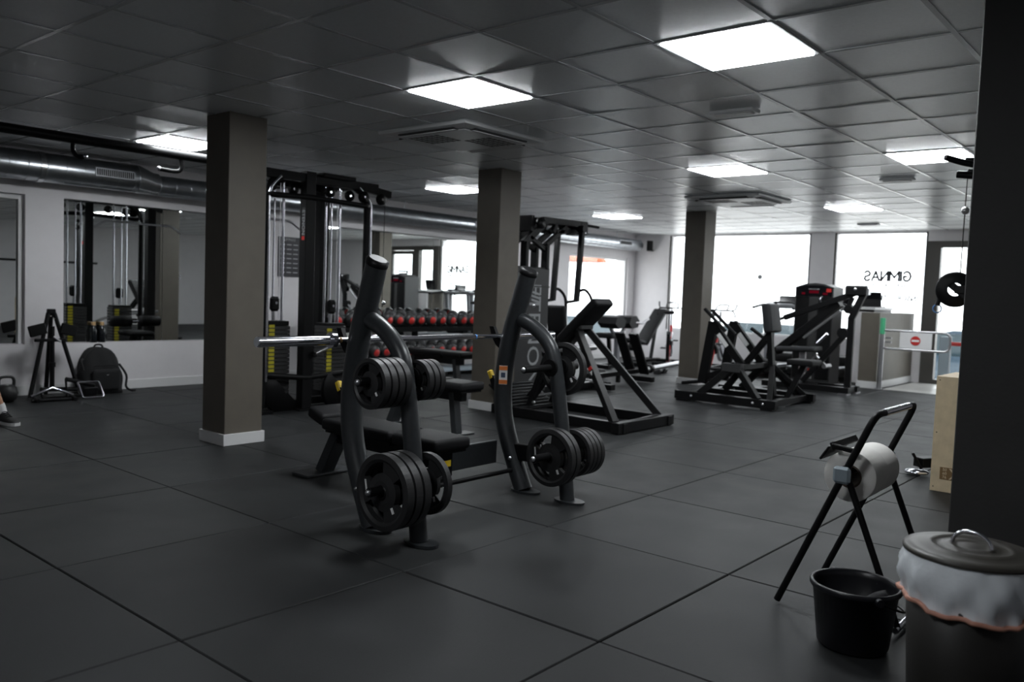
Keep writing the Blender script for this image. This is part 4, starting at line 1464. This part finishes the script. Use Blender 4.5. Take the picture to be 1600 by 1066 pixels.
# ================================================================== ENTRANCE GATE
t = thing('swing_gate', 'steel swing gate with a red no-entry sign at the entrance', 'gate', (12.58, 3.69, 0))
MB().cyl((12.58, 3.69, .012), (12.58, 3.69, 1.0), .034, 20).build('gate_post', 'satin_steel', t)
MB().cyl((12.58, 3.69, .80), (12.58, 3.69, 1.03), .037, 20).build('gate_head', 'green_plastic', t)
MB().cyl((12.58, 3.69, .001), (12.58, 3.69, .014), .07, 20).build('post_flange', 'satin_steel', t)
MB().tube(fillet([(12.58, 3.66, .86), (12.58, 2.80, .86), (12.58, 2.80, .60), (12.58, 3.66, .60)], .09, 8), .016, 12).build('swing_arm', 'satin_steel', t)
for z in (.68, .74):
    MB().bb(12.57, 12.59, 3.56, 3.64, z, z + .02).build('hinge_bracket', 'satin_steel', t)
sg = MB().bb(12.572, 12.588, 3.03, 3.45, .616, .844, .003).build('sign_panel', 'white_trim', t)
MB().cyl((12.566, 3.24, .73), (12.572, 3.24, .73), .065, 28).build('no_entry_disc', 'red', sg)
MB().bb(12.563, 12.566, 3.19, 3.29, .716, .744).build('no_entry_bar', 'white_print', sg)

t = thing('barrier_post', 'grey square post with a red rail just inside the entrance door', 'post', (13.6, 3.1, 0))
MB().bb(13.55, 13.67, 3.02, 3.16, .001, .78, .006).build('post_body', 'cap_grey', t)
MB().cyl((13.6, 3.02, .68), (13.6, 2.3, .68), .03, 14).build('red_rail', 'red', t)

t = thing('reception_counter', 'white reception counter behind the partition at the lettered window', 'counter', (13.75, 4.15, 0))
MB().bb(13.30, 14.25, 4.03, 4.36, 1.135, 1.175, .004).build('counter_top', 'white_trim', t)
MB().bb(13.34, 14.21, 4.05, 4.33, 1.10, 1.135).build('apron', 'black_steel', t)
for x in (13.36, 14.17):
    MB().bb(x - .02, x + .02, 4.05, 4.33, .001, 1.10).build('side_panel', 'white_wall', t)
t = thing('laptop', 'open dark laptop standing on the white reception counter', 'laptop', (13.75, 4.17, 1.175))
MB().bb(13.62, 13.86, 4.04, 4.33, 1.176, 1.192, .003).build('keyboard_base', 'shroud', t)
MB().box((13.585, 4.185, 1.30), (.012, .31, .225), rotm('Y', -12), .003).build('laptop_screen', 'screen', t)

# ================================================================== PLYOMETRIC BOX
t = thing('plyo_box', 'plywood jump box standing behind the dark column at right', 'box', (6.25, 1.1, 0))
for nm, a in (('side_panel', (6.0, 6.018, .80, 1.40, .001, .760)), ('side_panel', (6.492, 6.51, .80, 1.40, .001, .760)),
              ('end_panel', (6.018, 6.492, 1.382, 1.40, .001, .742)), ('end_panel', (6.018, 6.492, .80, .818, .001, .742)),
              ('top_panel', (6.018, 6.492, .80, 1.40, .742, .760))):
    MB().bb(*a, .001).build(nm, 'plywood', t)
MB().bb(6.14, 6.30, 1.400, 1.402, .24, .50).build('burnt_stripe', 'ply_edge', t)
mk = MB().prism([(5.999, 1.345, .085), (5.999, 1.345, .165), (5.999, 1.225, .165), (5.999, 1.225, .085)], (-.002, 0, 0)).build('burnt_mark', 'brand_brown', t)
ch = MB()
ch.prism([(5.996, 1.290, .160), (5.996, 1.278, .160), (5.996, 1.248, .125), (5.996, 1.278, .090), (5.996, 1.290, .090), (5.996, 1.260, .125)], (-.002, 0, 0))
ch.build('arrow_mark', 'plywood', mk)
for i, s in enumerate(('50', '60', '76')):
    lettering(s, .026, (5.996, 1.316, .150 - i * .025), (0, -1, 0), EZ).build('lettering', 'plywood', mk)
for y, z in ((1.38, .735), (1.38, .39), (1.38, .03), (1.24, .745), (1.24, .02)):
    MB().cyl((6.0, y, z), (5.998, y, z), .004, 8).build('screw', 'black_steel', t)

# ================================================================== FUNCTIONAL TRAINER BEHIND THE DARK COLUMN
t = thing('pulley_trainer', 'black cable trainer mostly hidden behind the dark column at right', 'gym machine', (7.0, 1.2, 0))
MB().bb(6.94, 7.06, 1.13, 1.25, .02, 2.30, .006).build('post', 'black_steel', t)
MB().bb(6.60, 7.4, 1.14, 1.24, .02, .10, .006).build('base_beam', 'black_steel', t)
ft = MB().beam((7.0, 1.30, .09), (6.48, 1.60, .09), .09, .07).build('floor_foot', 'black_steel', t)
MB().lathe([(0, .0), (.075, .002), (.085, .012), (.07, .025), (0, .03)], (6.46, 1.60, .012), n=20).build('foot_pad', 'chrome', ft)
MB().beam((6.46, 1.57, .05), (6.44, 1.63, .16), .05, .02).build('foot_lug', 'black_steel', t)
for z in (2.32,):
    MB().tube(spline([(6.98, 1.24, z - .04), (6.98, 1.40, z - .05), (6.98, 1.52, z - .03), (6.98, 1.66, z + .02)]), .025, 10).build('pull_up_grip', 'black_steel', t)
    MB().tube(spline([(7.10, 1.24, z), (7.10, 1.40, z + .0), (7.10, 1.56, z + .01)]), .025, 10).build('pull_up_grip', 'black_steel', t)
    MB().cyl((6.96, 1.36, z - .14), (6.96, 1.58, z - .11), .028, 10).build('pull_up_grip', 'black_steel', t)
    MB().beam((7.0, 1.22, z - .18), (7.0, 1.52, z - .10), .05, .06).build('pulley_boom', 'black_steel', t)
    MB().sph((6.98, 1.665, z + .022), .024, 10).build('grip_end', 'chrome', t)
ds = MB()
ds.lathe([(.05, -.02), (.125, -.02), (.135, -.008), (.135, .008), (.125, .02), (.05, .02), (.05, -.02)], (7.0, 1.55, 1.35), (1, .25, 0), 30)
dd = ds.build('cable_pulley', 'black_steel', t)
MB().beam((7.0, 1.62, 1.42), (7.0, 1.45, 1.28), .03, .05).beam((7.0, 1.25, 1.35), (7.0, 1.55, 1.35), .05, .06).build('pulley_yoke', 'black_steel', t)
MB().cyl((6.99, 1.52, 1.42), (6.99, 1.515, 2.20), .004, 8).build('cable', 'black_steel', t)
MB().sph((6.99, 1.515, 1.94), .03, 12).build('cable_stop', 'satin_steel', t)
MB().torus((7.0, 1.665, 1.20), (1, 0, 0), .03, .005, 18, 6).build('carabiner', 'blue_print', t)
MB().cyl((7.0, 1.65, 1.29), (7.0, 1.665, 1.225), .018, 10).build('swivel', 'black_steel', t)

# ================================================================== PAPER ROLL STAND
t = thing('paper_roll_stand', 'black tubular floor stand holding a big white paper roll', 'stand', (3.5, 1.06, 0))
A1, A2 = 3.24, 3.77
YT, ZT = .955, .822
YF, ZF = 1.29, .012
ya_, za_ = 1.06, .56
fpts = [(A1, YF, ZF), (A1, YT, ZT - .02), (A2, YT, ZT - .02), (A2, YF, ZF)]
MB().tube(fillet(fpts, .055, 7), .0135, 14).build('main_frame', 'black_steel', t)
MB().tube([(A1 + .10, YT, ZT - .02), (A2 - .10, YT, ZT - .02)], .0145, 14).build('top_grip', 'chrome', t)
for x in (A1 + .02, A2 - .02):
    MB().tube([(x, ya_ - .01, za_ - .01), (x, .835, .012)], .0125, 12).build('rear_leg', 'black_steel', t)
    MB().box((x - (.035 if x < 3.5 else -.035), ya_, za_), (.022, .066, .066), None, .014).build('end_cap', 'cap_grey', t)
MB().tube([(A1 - .01, .838, .018), (A2 + .01, .838, .018)], .0125, 12).build('rear_foot_bar', 'chrome', t)
MB().cyl((A1 - .01, ya_, za_), (A2 + .01, ya_, za_), .012, 12).build('axle', 'black_steel', t)
MB().box((3.40, 1.150, .625), (.24, .065, .010), rotm('X', -58), .003).build('cutter_blade', 'black_steel', t)
MB().box((3.40, 1.115, .66), (.26, .02, .03), rotm('X', -30), .003).build('cutter_bar', 'black_steel', t)
for x in (3.27,):
    MB().beam((x, 1.03, .65), (x, 1.12, .66), .012, .02).build('cutter_arm', 'black_steel', t)
t = thing('paper_roll', 'thick white paper roll mounted on the black floor stand', 'paper roll', (3.47, ya_, za_))
MB().lathe([(.046, -.155), (.098, -.155), (.1, -.15), (.1, .0), (.0995, .004), (.0985, .006), (.0985, .15), (.097, .155), (.046, .155)], (3.47, ya_, za_ - .018), (1, 0, 0), 40).build('paper', 'paper', t)
MB().lathe([(.040, -.157), (.046, -.157), (.046, .157), (.040, .157), (.040, -.157)], (3.47, ya_, za_ - .018), (1, 0, 0), 28).build('cardboard_core', 'card', t)

# ================================================================== BUCKET
BX, BY = 3.03, .925
t = thing('bucket', 'black plastic bucket on the floor in front of the paper stand', 'bucket', (BX, BY, 0))
MB().lathe([(0, .004), (.114, .004), (.120, .012), (.143, .206), (.150, .208), (.154, .214), (.153, .226), (.147, .230), (.140, .225), (.137, .205), (.113, .020), (0, .018)], (BX, BY, 0), n=40).build('bucket_body', 'bucket_black', t)
for a in (46, 226):
    e = V((math.cos(R(a)), math.sin(R(a)), 0))
    MB().cyl(V((BX, BY, .212)) + e * .143, V((BX, BY, .212)) + e * .168, .014, 12).build('handle_lug', 'bucket_black', t)
e1 = V((math.cos(R(46)), math.sin(R(46)), 0))
e2 = V((math.cos(R(-44)), math.sin(R(-44)), 0))
hp = []
for k in range(17):
    a = math.pi * k / 16
    hp.append(V((BX, BY, .212)) + e1 * .163 * math.cos(a) + e2 * .165 * math.sin(a) * .98 + V((0, 0, -.07)) * math.sin(a))
MB().tube(hp, .004, 8).build('bail_handle', 'black_steel', t)
t = thing('spray_bottle', 'black bottle lying inside the bucket', 'bottle', (BX, BY, .1))
d = V((.03, -.115, .09))
MB().tube([V((BX + .01, BY + .01, .105)), V((BX + .01, BY + .01, .105)) + d * .75, V((BX + .01, BY + .01, .105)) + d], [.033, .033, .024], 16).build('bottle_body', 'vinyl', t)
t = thing('cleaning_cloth', 'dark crumpled cleaning cloth inside the bucket', 'cloth', (BX, BY, .1))
c = MB()
c.sph((BX + .01, BY + .055, .115), .060, 16, (1, .9, .55))
c.v = [(x + .008 * math.sin(40 * y + 30 * z), y + .007 * math.sin(50 * x), z + .008 * math.sin(60 * x + 35 * y)) for x, y, z in c.v]
c.build('cloth_folds', 'cloth_black', t)

# ================================================================== BIN
CX, CY = 2.655, .500
t = thing('trash_bin', 'brown round bin with lid and blue-white liner at bottom right', 'bin', (CX, CY, 0))
MB().lathe([(0, .003), (.135, .003), (.140, .010), (.168, .50), (.160, .50), (.134, .02), (0, .02)], (CX, CY, 0), n=40).build('bin_body', 'bin_body', t)
# liner folded over the rim, wavy hem
lb = MB()
N, Mr = 72, 10
vs, fs = [], []
for i in range(Mr + 1):
    s_ = i / Mr
    for k in range(N):
        a = 2 * math.pi * k / N
        wob = .005 * math.sin(5 * a + 1.0) + .006 * math.sin(11 * a + 2.3 + 5 * s_) + .005 * math.sin(19 * a - 7 * s_) + .003 * math.sin(31 * a + 9 * s_)
        drop = (.140 + .009 * math.sin(2 * a + .6) + .004 * math.sin(7 * a)) * s_
        r_ = .172 + .014 * math.sin(math.pi * min(1, s_ * 1.2)) + wob * (.25 + .75 * s_)
        vs.append((CX + r_ * math.cos(a), CY + r_ * math.sin(a), .512 - drop))
for i in range(Mr):
    for k in range(N):
        k2 = (k + 1) % N
        fs.append((i * N + k, (i + 1) * N + k, (i + 1) * N + k2, i * N + k2))
lb.add(vs, fs, True)
bagp = lb.build('bin_liner', 'bag_film', t)
hem = MB()
hv = [V(p) for p in vs[(Mr - 1) * N:Mr * N]]
hv2 = [V(p) for p in vs[Mr * N:]]
ring = []
for k in range(N + 1):
    p = hv[k % N] * .25 + hv2[k % N] * .75
    dirv = V((p.x - CX, p.y - CY, 0)).normalized()
    ring.append(p + dirv * .003)
hem.tube(ring, .007, 8, False)
hem.build('drawstring', 'bag_tie', bagp)
ld = MB()
ld.lathe([(0, .536), (.030, .536), (.052, .534), (.058, .538), (.064, .534), (.100, .532), (.106, .537), (.113, .531), (.150, .528), (.172, .526), (.178, .520), (.178, .512), (.170, .510), (0, .510)], (CX, CY, 0), n=48)
lid = ld.build('bin_lid', 'bin_brown', t)
hpts = []
ang = R(-98)
for k in range(13):
    a = math.pi * k / 12
    u_ = -.052 * math.cos(a)
    hpts.append((CX + u_ * math.cos(ang), CY + u_ * math.sin(ang), .535 + .040 * math.sin(a)))
MB().tube(hpts, .0055, 10).build('lid_handle', 'chrome', lid)

# ================================================================== LEFT WALL CORNER
t = thing('attachment_stand', 'black A-frame stand for cable handles against the white wall at far left', 'stand', (3.36, 8.75, 0))
AP = V((3.36, 8.80, .84))
for x, y in ((3.13, 8.70), (3.60, 8.70), (3.36, 8.93)):
    MB().tube([AP + V(((x - 3.36) * .12, 0, -.01)), (x, y, .01)], .020, 12).build('leg', 'black_steel', t)
MB().tube([(3.355, 8.76, .70), (3.355, 8.76, .06)], .022, 12).build('center_pole', 'black_steel', t)
MB().cyl((3.355, 8.76, .30), (3.355, 8.76, .345), .032, 14).build('clamp_collar', 'black_steel', t)
MB().beam((3.19, 8.75, .565), (3.48, 8.75, .565), .03, .03).build('cross_bar', 'black_steel', t)
for sx in (-1, 1):
    MB().box((3.36 + sx * .145, 8.745, .665), (.16, .03, .11), rotm('Y', sx * 14), .008).build('side_board', 'black_steel', t)
MB().box((3.36, 8.80, .845), (.075, .05, .05), None, .008).build('apex_block', 'black_steel', t)
MB().cyl((3.36, 8.74, .60), (3.42, 8.72, .55), .012, 10).build('peg', 'satin_steel', t)
for x, z in ((3.345, .80), (3.375, .775)):
    MB().cyl((x, 8.765, z), (x, 8.77, z), .006, 8).build('bolt', 'chrome', t)

t = thing('v_grip_handle', 'chrome V-shaped cable handle on the floor left of the A-frame stand', 'cable handle', (3.26, 8.52, 0))
MB().tube([(3.08, 8.52, .05), (3.26, 8.50, .125), (3.44, 8.48, .05)], .014, 10).build('v_bar', 'chrome', t)
MB().cyl((3.10, 8.52, .04), (3.10, 8.40, .02), .018, 10).cyl((3.42, 8.48, .04), (3.42, 8.36, .02), .018, 10).build('grips', 'vinyl', t)
MB().tube([(3.06, 8.46, .016), (3.46, 8.42, .016)], .016, 10).build('lower_bar', 'vinyl', t)
t = thing('stirrup_handle', 'square chrome stirrup handle on the floor beside the backpack', 'cable handle', (3.55, 8.45, 0))
MB().tube(fillet([(3.50, 8.52, .16), (3.52, 8.44, .014), (3.72, 8.44, .014), (3.70, 8.52, .16), (3.50, 8.52, .16)], .02, 4), .010, 10).build('stirrup_frame', 'chrome', t)
MB().box((3.61, 8.49, .07), (.14, .02, .09), rotm('X', 20), .01).build('strap_web', 'vinyl', t)
for i, (p, q, lab) in enumerate((((3.20, 8.62, .10), (3.55, 8.64, .08), 'black straight cable bar piled under the A-frame stand'),
                                 ((3.42, 8.60, .19), (3.70, 8.62, .11), 'black cable bar leaning on the pile under the A-frame stand'))):
    t = thing('cable_bar', lab, 'cable handle', p)
    MB().tube([p, q], .022, 12).build('bar_grip', 'vinyl', t)
    MB().tube([p, V(p) + V((.0, -.03, -p[2] + .02)), V(q) + V((0, -.03, -q[2] + .02)), q], .012, 8).build('bar_loop', 'black_steel', t)

t = thing('kettlebell', 'black kettlebell on the floor at the left edge', 'kettlebell', (2.90, 8.62, 0))
MB().lathe([(0, 0), (.05, .0), (.085, .03), (.098, .085), (.085, .14), (.05, .165), (0, .172)], (2.90, 8.62, 0), n=20).build('bell', 'plate_rubber', t)
MB().tube(spline([(2.84, 8.62, .13), (2.835, 8.62, .20), (2.86, 8.62, .235), (2.94, 8.62, .235), (2.965, 8.62, .20), (2.96, 8.62, .13)]), .014, 10).build('bell_handle', 'plate_rubber', t)

# backpack leaning on the wall
t = thing('backpack', 'black backpack standing against the white wall beside the A-frame stand', 'backpack', (3.85, 8.84, 0))
bm = bmesh.new()
bmesh.ops.create_cube(bm, size=1.0)
bmesh.ops.subdivide_edges(bm, edges=list(bm.edges), cuts=9, use_grid_fill=True)
for v in bm.verts:
    x, y, z = v.co * 2
    # round the corners, narrow the top into a dome
    k = 1.0 - .10 * abs(x) ** 3 * abs(y) ** 2
    zz = (z + 1) / 2
    half = .215 * (1 - .20 * max(0, zz - .45) ** 1.5 / .55) * k
    top = .47 - .13 * abs(x) ** 2.4
    yy = .125 * (1 - .45 * zz ** 2) * (1 - .18 * abs(x) ** 4)
    v.co = V((x * half + .008 * math.sin(9 * zz + 3 * y), y * yy + .006 * math.sin(8 * x + 5 * zz) + .045 * zz, .006 + zz * top))
mb = MB()
bm.verts.index_update()
mb.add([v.co + V((3.85, 8.83, 0)) for v in bm.verts], [[v.index for v in f.verts] for f in bm.faces], True)
bm.free()
body = mb.build('pack_body', 'cloth_black', t)
MB().pad((3.855, 8.705, .15), (.28, .07, .22), rotm('X', 6), .03).build('front_pocket', 'cloth_black', t)
MB().tube(spline([(3.74, 8.73, .285), (3.80, 8.715, .295), (3.90, 8.715, .295), (3.97, 8.73, .285)]), .005, 6).build('zipper', 'vinyl', t)
MB().tube(spline([(3.80, 8.88, .45), (3.82, 8.88, .495), (3.88, 8.88, .495), (3.90, 8.88, .45)]), .010, 8).build('top_loop', 'cloth_black', t)
MB().tube(spline([(4.03, 8.80, .30), (4.09, 8.76, .18), (4.08, 8.74, .06), (4.14, 8.72, .016)]), .012, 8).build('shoulder_strap', 'cloth_black', t)
MB().box((4.15, 8.72, .02), (.04, .03, .02), None, .005).build('buckle', 'vinyl', t)
MB().tube(spline([(3.66, 8.80, .36), (3.63, 8.76, .34), (3.645, 8.74, .25)]), .012, 8).build('side_strap', 'cloth_black', t)
MB().bb(3.845, 3.865, 8.664, 8.668, .20, .205).build('pocket_mark', 'grey_print', t)

for i, (x, lab) in enumerate(((3.875, 'dark glass bottle with cork-coloured cap on the mirror ledge, left of two'), (3.962, 'dark glass bottle with cork-coloured cap on the mirror ledge, right of two'))):
    t = thing('bottle', lab, 'bottle', (x, 9.056, SILL), 0, 'bottles on the mirror ledge')
    MB().lathe([(0, .0), (.034, .0), (.037, .006), (.037, .13), (.030, .155), (.017, .175), (.016, .185)], (x, 9.056, SILL + .001), n=20).build('bottle_body', 'bottle_dark', t)
    MB().lathe([(.020, .180), (.022, .184), (.022, .212), (.020, .216), (0, .216)], (x, 9.056, SILL + .001), n=16).build('cap', 'cork', t)

# green resistance band hanging on the wall behind the camera side (seen in the mirror)
t = thing('resistance_band', 'bright green loop band hanging on a dark wall rail, seen in the left mirror', 'resistance band', (8.0, -3.1, 1.0))
MB().tube(fillet([(8.05, -3.13, 1.50), (8.0, -3.13, .60), (8.12, -3.13, .56), (8.10, -3.13, 1.50)], .05), .018, 8).build('band_loop', 'green_cloth', t)
t = thing('band_rail', 'dark horizontal storage rail on the wall, seen in the left mirror', 'rail', (8.0, -3.15, 1.5))
MB().cyl((6.8, -3.12, 1.52), (9.2, -3.12, 1.52), .025, 12).build('rail_tube', 'black_steel', t)
for x in (6.9, 9.1):
    MB().beam((x, -3.2, 1.52), (x, -3.12, 1.52), .05, .05).build('rail_bracket', 'black_steel', t)

# ================================================================== PERSON (only a foot and shin reach into the frame)


def skin_mesh(pts, edges, rad, root=0, sub=2):
    me = bpy.data.meshes.new('tmp_body')
    me.from_pydata([tuple(p) for p in pts], edges, [])
    o = bpy.data.objects.new('tmp_body', me)
    COL.objects.link(o)
    o.modifiers.new('s', 'SKIN')
    for i, sv in enumerate(me.skin_vertices[0].data):
        r_ = rad[i]
        sv.radius = (r_, r_) if not isinstance(r_, tuple) else r_
        sv.use_root = (i == root)
    sd = o.modifiers.new('d', 'SUBSURF')
    sd.levels = sub
    sd.render_levels = sub
    dg = bpy.context.evaluated_depsgraph_get()
    ev = o.evaluated_get(dg).to_mesh()
    mb = MB()
    mb.add([v.co.copy() for v in ev.vertices], [list(p.vertices) for p in ev.polygons], True)
    bpy.data.objects.remove(o)
    bpy.data.meshes.remove(me)
    return mb


t = thing('person', 'person in black trainers and short white socks stepping in at the left edge', 'person', (2.08, 7.58, 0))
FD = V((.18, -.98, 0)).normalized()      # facing
SD = V((.98, .18, 0)).normalized()       # towards the visible leg


def bp(fwd, side, z):
    return V((2.05, 7.58, 0)) + FD * fwd + SD * side + V((0, 0, z))


AN = V((2.462, 7.43, .10))
PE, CH, NK, HB, HT = bp(0, 0, .95), bp(.01, 0, 1.26), bp(.0, 0, 1.48), bp(.01, 0, 1.58), bp(.01, 0, 1.68)
WA = bp(.005, 0, 1.10)
HP, HP2 = bp(0, .095, .90), bp(0, -.095, .90)
KN = HP * .47 + AN * .53 + FD * .05
KN2 = bp(.03, -.13, .49)
AN2 = bp(-.04, -.15, .10)
pts = [PE, WA, CH, NK, HB, HP, KN, AN, AN + V((0, 0, -.05)), HP2, KN2, AN2, AN2 + V((0, 0, -.05)),
       (KN + AN) / 2 - FD * .022 + V((0, 0, .05)), (KN2 + AN2) / 2 - FD * .022 + V((0, 0, .05))]
ed = [(0, 1), (1, 2), (2, 3), (3, 4), (0, 5), (5, 6), (6, 13), (13, 7), (7, 8), (0, 9), (9, 10), (10, 14), (14, 11), (11, 12)]
rad = [.125, .115, .13, .060, .066, .092, .056, .036, .038, .092, .056, .036, .038, .053, .053]
for sg_ in (1, -1):
    n0 = len(pts)
    sh, el, wr, pm = bp(0, .175 * sg_, 1.41), bp(-.03, .215 * sg_, 1.13), bp(.05, .205 * sg_, .90), bp(.07, .20 * sg_, .83)
    pts += [sh, el, wr, pm]
    ed += [(2, n0), (n0, n0 + 1), (n0 + 1, n0 + 2), (n0 + 2, n0 + 3)]
    rad += [.058, .040, .027, (.020, .036)]
    for j in range(4):
        k0 = len(pts)
        off = FD * ((j - 1.5) * .019)
        ln = (.075, .088, .082, .062)[j]
        pts += [pm + off + V((0, 0, -.03)) - SD * .004 * sg_, pm + off + V((0, 0, -.03 - ln * .55)) - SD * .012 * sg_, pm + off + V((0, 0, -.03 - ln)) - SD * .030 * sg_]
        ed += [(n0 + 3, k0), (k0, k0 + 1), (k0 + 1, k0 + 2)]
        rad += [.010, .0095, .008]
    k0 = len(pts)
    pts += [pm + FD * .036 + V((0, 0, .018)) - SD * .008 * sg_, pm + FD * .050 + V((0, 0, -.022)) - SD * .018 * sg_]
    ed += [(n0 + 3, k0), (k0, k0 + 1)]
    rad += [.011, .009]
body = skin_mesh(pts, ed, rad)
# head: skull, jaw, nose and ears joined to the neck
hc = bp(.02, 0, 1.625)
hd_ = MB()
hd_.sph((0, 0, 0), 1.0, 24)
hv_ = []
for (x_, y_, z_) in hd_.v:
    # x forward, y side, z up
    fx = .098 * x_
    sy_ = .076 * y_
    if z_ < 0:
        sy_ *= 1 - .28 * z_ * z_
        fx = fx * (1 - .10 * z_ * z_) + .012 * (-z_)
    if x_ > .85 and -.35 < z_ < .15:
        fx += .020 * max(0, 1 - abs(y_) / .30) * (1 - abs(z_ + .12) / .3 if abs(z_ + .12) < .3 else 0)
    if x_ > .6 and .0 < z_ < .3 and .2 < abs(y_) < .55:
        fx -= .006
    hv_.append(hc + FD * fx + SD * sy_ + V((0, 0, .118 * z_)))
body.add(hv_, hd_.f, True)
for sg_ in (1, -1):
    e_ = MB().sph((0, 0, 0), 1.0, 12)
    body.add([hc + SD * (.076 * sg_ + .010 * y_ * 1.0) + FD * (-.005 + .018 * x_) + V((0, 0, -.005 + .030 * z_)) for (x_, y_, z_) in e_.v], e_.f, True)
body.build('body', 'skin', t)
for sg_ in (1, -1):
    MB().sph(hc + FD * .083 + SD * .030 * sg_ + V((0, 0, .008)), .0115, 10).build('eye', 'white_print', t)
    MB().sph(hc + FD * .0925 + SD * .030 * sg_ + V((0, 0, .008)), .005, 8).build('pupil', 'vinyl', t)
MB().tube([hc + FD * .088 - SD * .022 + V((0, 0, -.062)), hc + FD * .096 + V((0, 0, -.060)), hc + FD * .088 + SD * .022 + V((0, 0, -.062))], .005, 8).build('mouth', 'bag_tie', t)
hr = MB().sph((0, 0, 0), 1.0, 22)
hr.v = [tuple(hc + FD * (.104 * x_ - .012) + SD * .084 * y_ + V((0, 0, .128 * (z_ if z_ > -.25 + .75 * max(0, x_) else -.25 + .75 * max(0, x_))))) for (x_, y_, z_) in hr.v]
hr.build('hair', 'cloth_black', t)
sp = [bp(0, 0, .86), bp(.005, 0, 1.10), bp(.01, 0, 1.28), bp(0, 0, 1.46)]
se = [(0, 1), (1, 2), (2, 3)]
sr = [.160, .145, .155, .085]
for sg_ in (1, -1):
    k0 = len(sp)
    sp += [bp(0, .175 * sg_, 1.40), bp(-.015, .198 * sg_, 1.24)]
    se += [(2, k0), (k0, k0 + 1)]
    sr += [.074, .060]
skin_mesh(sp, se, sr).build('shirt', 'cloth_black', t)
skin_mesh([PE + V((0, 0, .03)), HP, HP * .40 + KN * .60, HP2, HP2 * .40 + KN2 * .60], [(0, 1), (1, 2), (0, 3), (3, 4)], [.142, .112, .094, .112, .094]).build('shorts', 'cloth_black', t)


def shoe(an, d, yaw_toe):
    """trainer with sole; d = walking direction"""
    d = V(d).normalized()
    sd = V((-d.y, d.x, 0))
    o = V((an.x, an.y, 0))
    prof = [(-.075, .030, .085), (-.06, .037, .10), (0, .037, .105), (.06, .040, .085), (.12, .046, .062), (.17, .045, .050), (.205, .034, .040), (.222, .016, .030)]
    mb = MB()
    vs, fs = [], []
    n = 10
    for (l, wd, h_) in prof:
        for k in range(n):
            a = math.pi * k / (n - 1)
            vs.append(o + d * l + sd * (wd * math.cos(a)) + ZU * (.022 + (h_ - .022) * math.sin(a) ** .7))
    for i in range(len(prof) - 1):
        for k in range(n - 1):
            fs.append((i * n + k, (i + 1) * n + k, (i + 1) * n + k + 1, i * n + k + 1))
    fs.append(tuple(range(n)))
    fs.append(tuple(range((len(prof) - 1) * n, len(prof) * n))[::-1])
    mb.add(vs, fs, True)
    up_ = mb.build('shoe', 'shoe_black', t)
    sole = MB()
    outl = [(l, wd + .004) for l, wd, h_ in prof]
    poly = [o + d * (l + (.006 if i == len(outl) - 1 else 0)) + sd * wd + ZU * .001 for i, (l, wd) in enumerate(outl)] + [o + d * (l + (.006 if i == 0 else 0)) - sd * wd + ZU * .001 for i, (l, wd) in enumerate(outl[::-1])]
    sole.prism(poly, (0, 0, .024))
    sole.build('sole', 'white_print', up_)
    for i in range(4):
        c = o + d * (.05 + i * .022) + ZU * (.094 - i * .010)
        MB().tube([c - sd * .020, c + ZU * .006, c + sd * .020], .0035, 6).build('lace', 'vinyl', up_)


shoe(AN + V((.0, 0, 0)), (.18, -.98, 0), 0)
shoe(AN2, (.05, -.99, 0), 0)
for a_, k_ in ((AN, KN), (AN2, KN2)):
    q_ = a_ + (k_ - a_).normalized() * .035
    MB().tube([a_ + V((0, 0, -.02)), q_, q_ + (k_ - a_).normalized() * .02], [.044, .045, .044], 16).build('sock', 'white_trim', t)

# ================================================================== STREET OUTSIDE
MB().bb(XW + .25, 60, -40, 60, -.95, -.75).build('pavement', 'pavement', None, kind='structure')
MB().bb(-20, XW + .25, 9.3, 60, -.95, -.76).build('pavement', 'pavement', None, kind='structure')


def car(x, y, rz, lab, m):
    t = proto('parked_car', lab, 'car', 'cars parked in the street')
    body = [(-2.1, .30), (-2.12, .62), (-1.95, .85), (-1.15, .93), (.95, .93), (1.85, .80), (2.08, .60), (2.1, .30)]
    MB().prism([(a, -.82, b) for a, b in body], (0, 1.64, 0)).build('car_body', m, t)
    cab = [(-1.75, .90), (-1.35, 1.38), (-1.0, 1.46), (.15, 1.46), (.55, 1.36), (1.15, .92)]
    MB().prism([(a, -.74, b) for a, b in cab], (0, 1.48, 0)).build('cabin', 'car_glass', t)
    MB().prism([(-1.38, -.755, 1.38), (-1.0, -.755, 1.475), (.15, -.755, 1.475), (.57, -.755, 1.37), (.3, -.755, 1.40), (-1.1, -.755, 1.40)], (0, 1.51, 0)).build('roof', m, t)
    for sy in (-.755, .715):
        for xa_ in (-.45,):
            MB().bb(xa_ - .04, xa_ + .04, sy, sy + .04, .92, 1.42).build('pillar', m, t)
    for xx in (-1.3, 1.3):
        for sy in (-.84, .66):
            MB().cyl((xx, sy, .31), (xx, sy + .18, .31), .31, 20).build('wheel', 'vinyl', t)
    t.location = (x, y, -.75)
    t.rotation_euler = (0, 0, rz)


car(18.6, 13.6, R(60), 'blue car parked outside beyond the far corner window', 'car_blue')
car(20.5, 9.0, R(90), 'pale car parked outside the middle window', 'car_white')
car(20.5, 4.2, R(90), 'dark blue car parked outside the lettered window', 'car_blue')

t = thing('parasol', 'orange street parasol seen through the far corner window', 'parasol', (26.0, 18.3, -.75))
px, py = 25.5, 18.4
MB().cyl((px, py, -.75), (px, py, 3.1), .04, 10).build('pole', 'alu', t)
MB().lathe([(1.05, 2.42), (1.0, 2.52), (.55, 2.82), (.0, 3.0)], (px, py, 0), n=8, smooth=False).build('canopy', 'awning_orange', t)
MB().lathe([(0, -.75), (.3, -.75), (.3, -.68), (0, -.66)], (px, py, 0), n=16).build('base', 'alu', t)
bpy.context.view_layer.update()
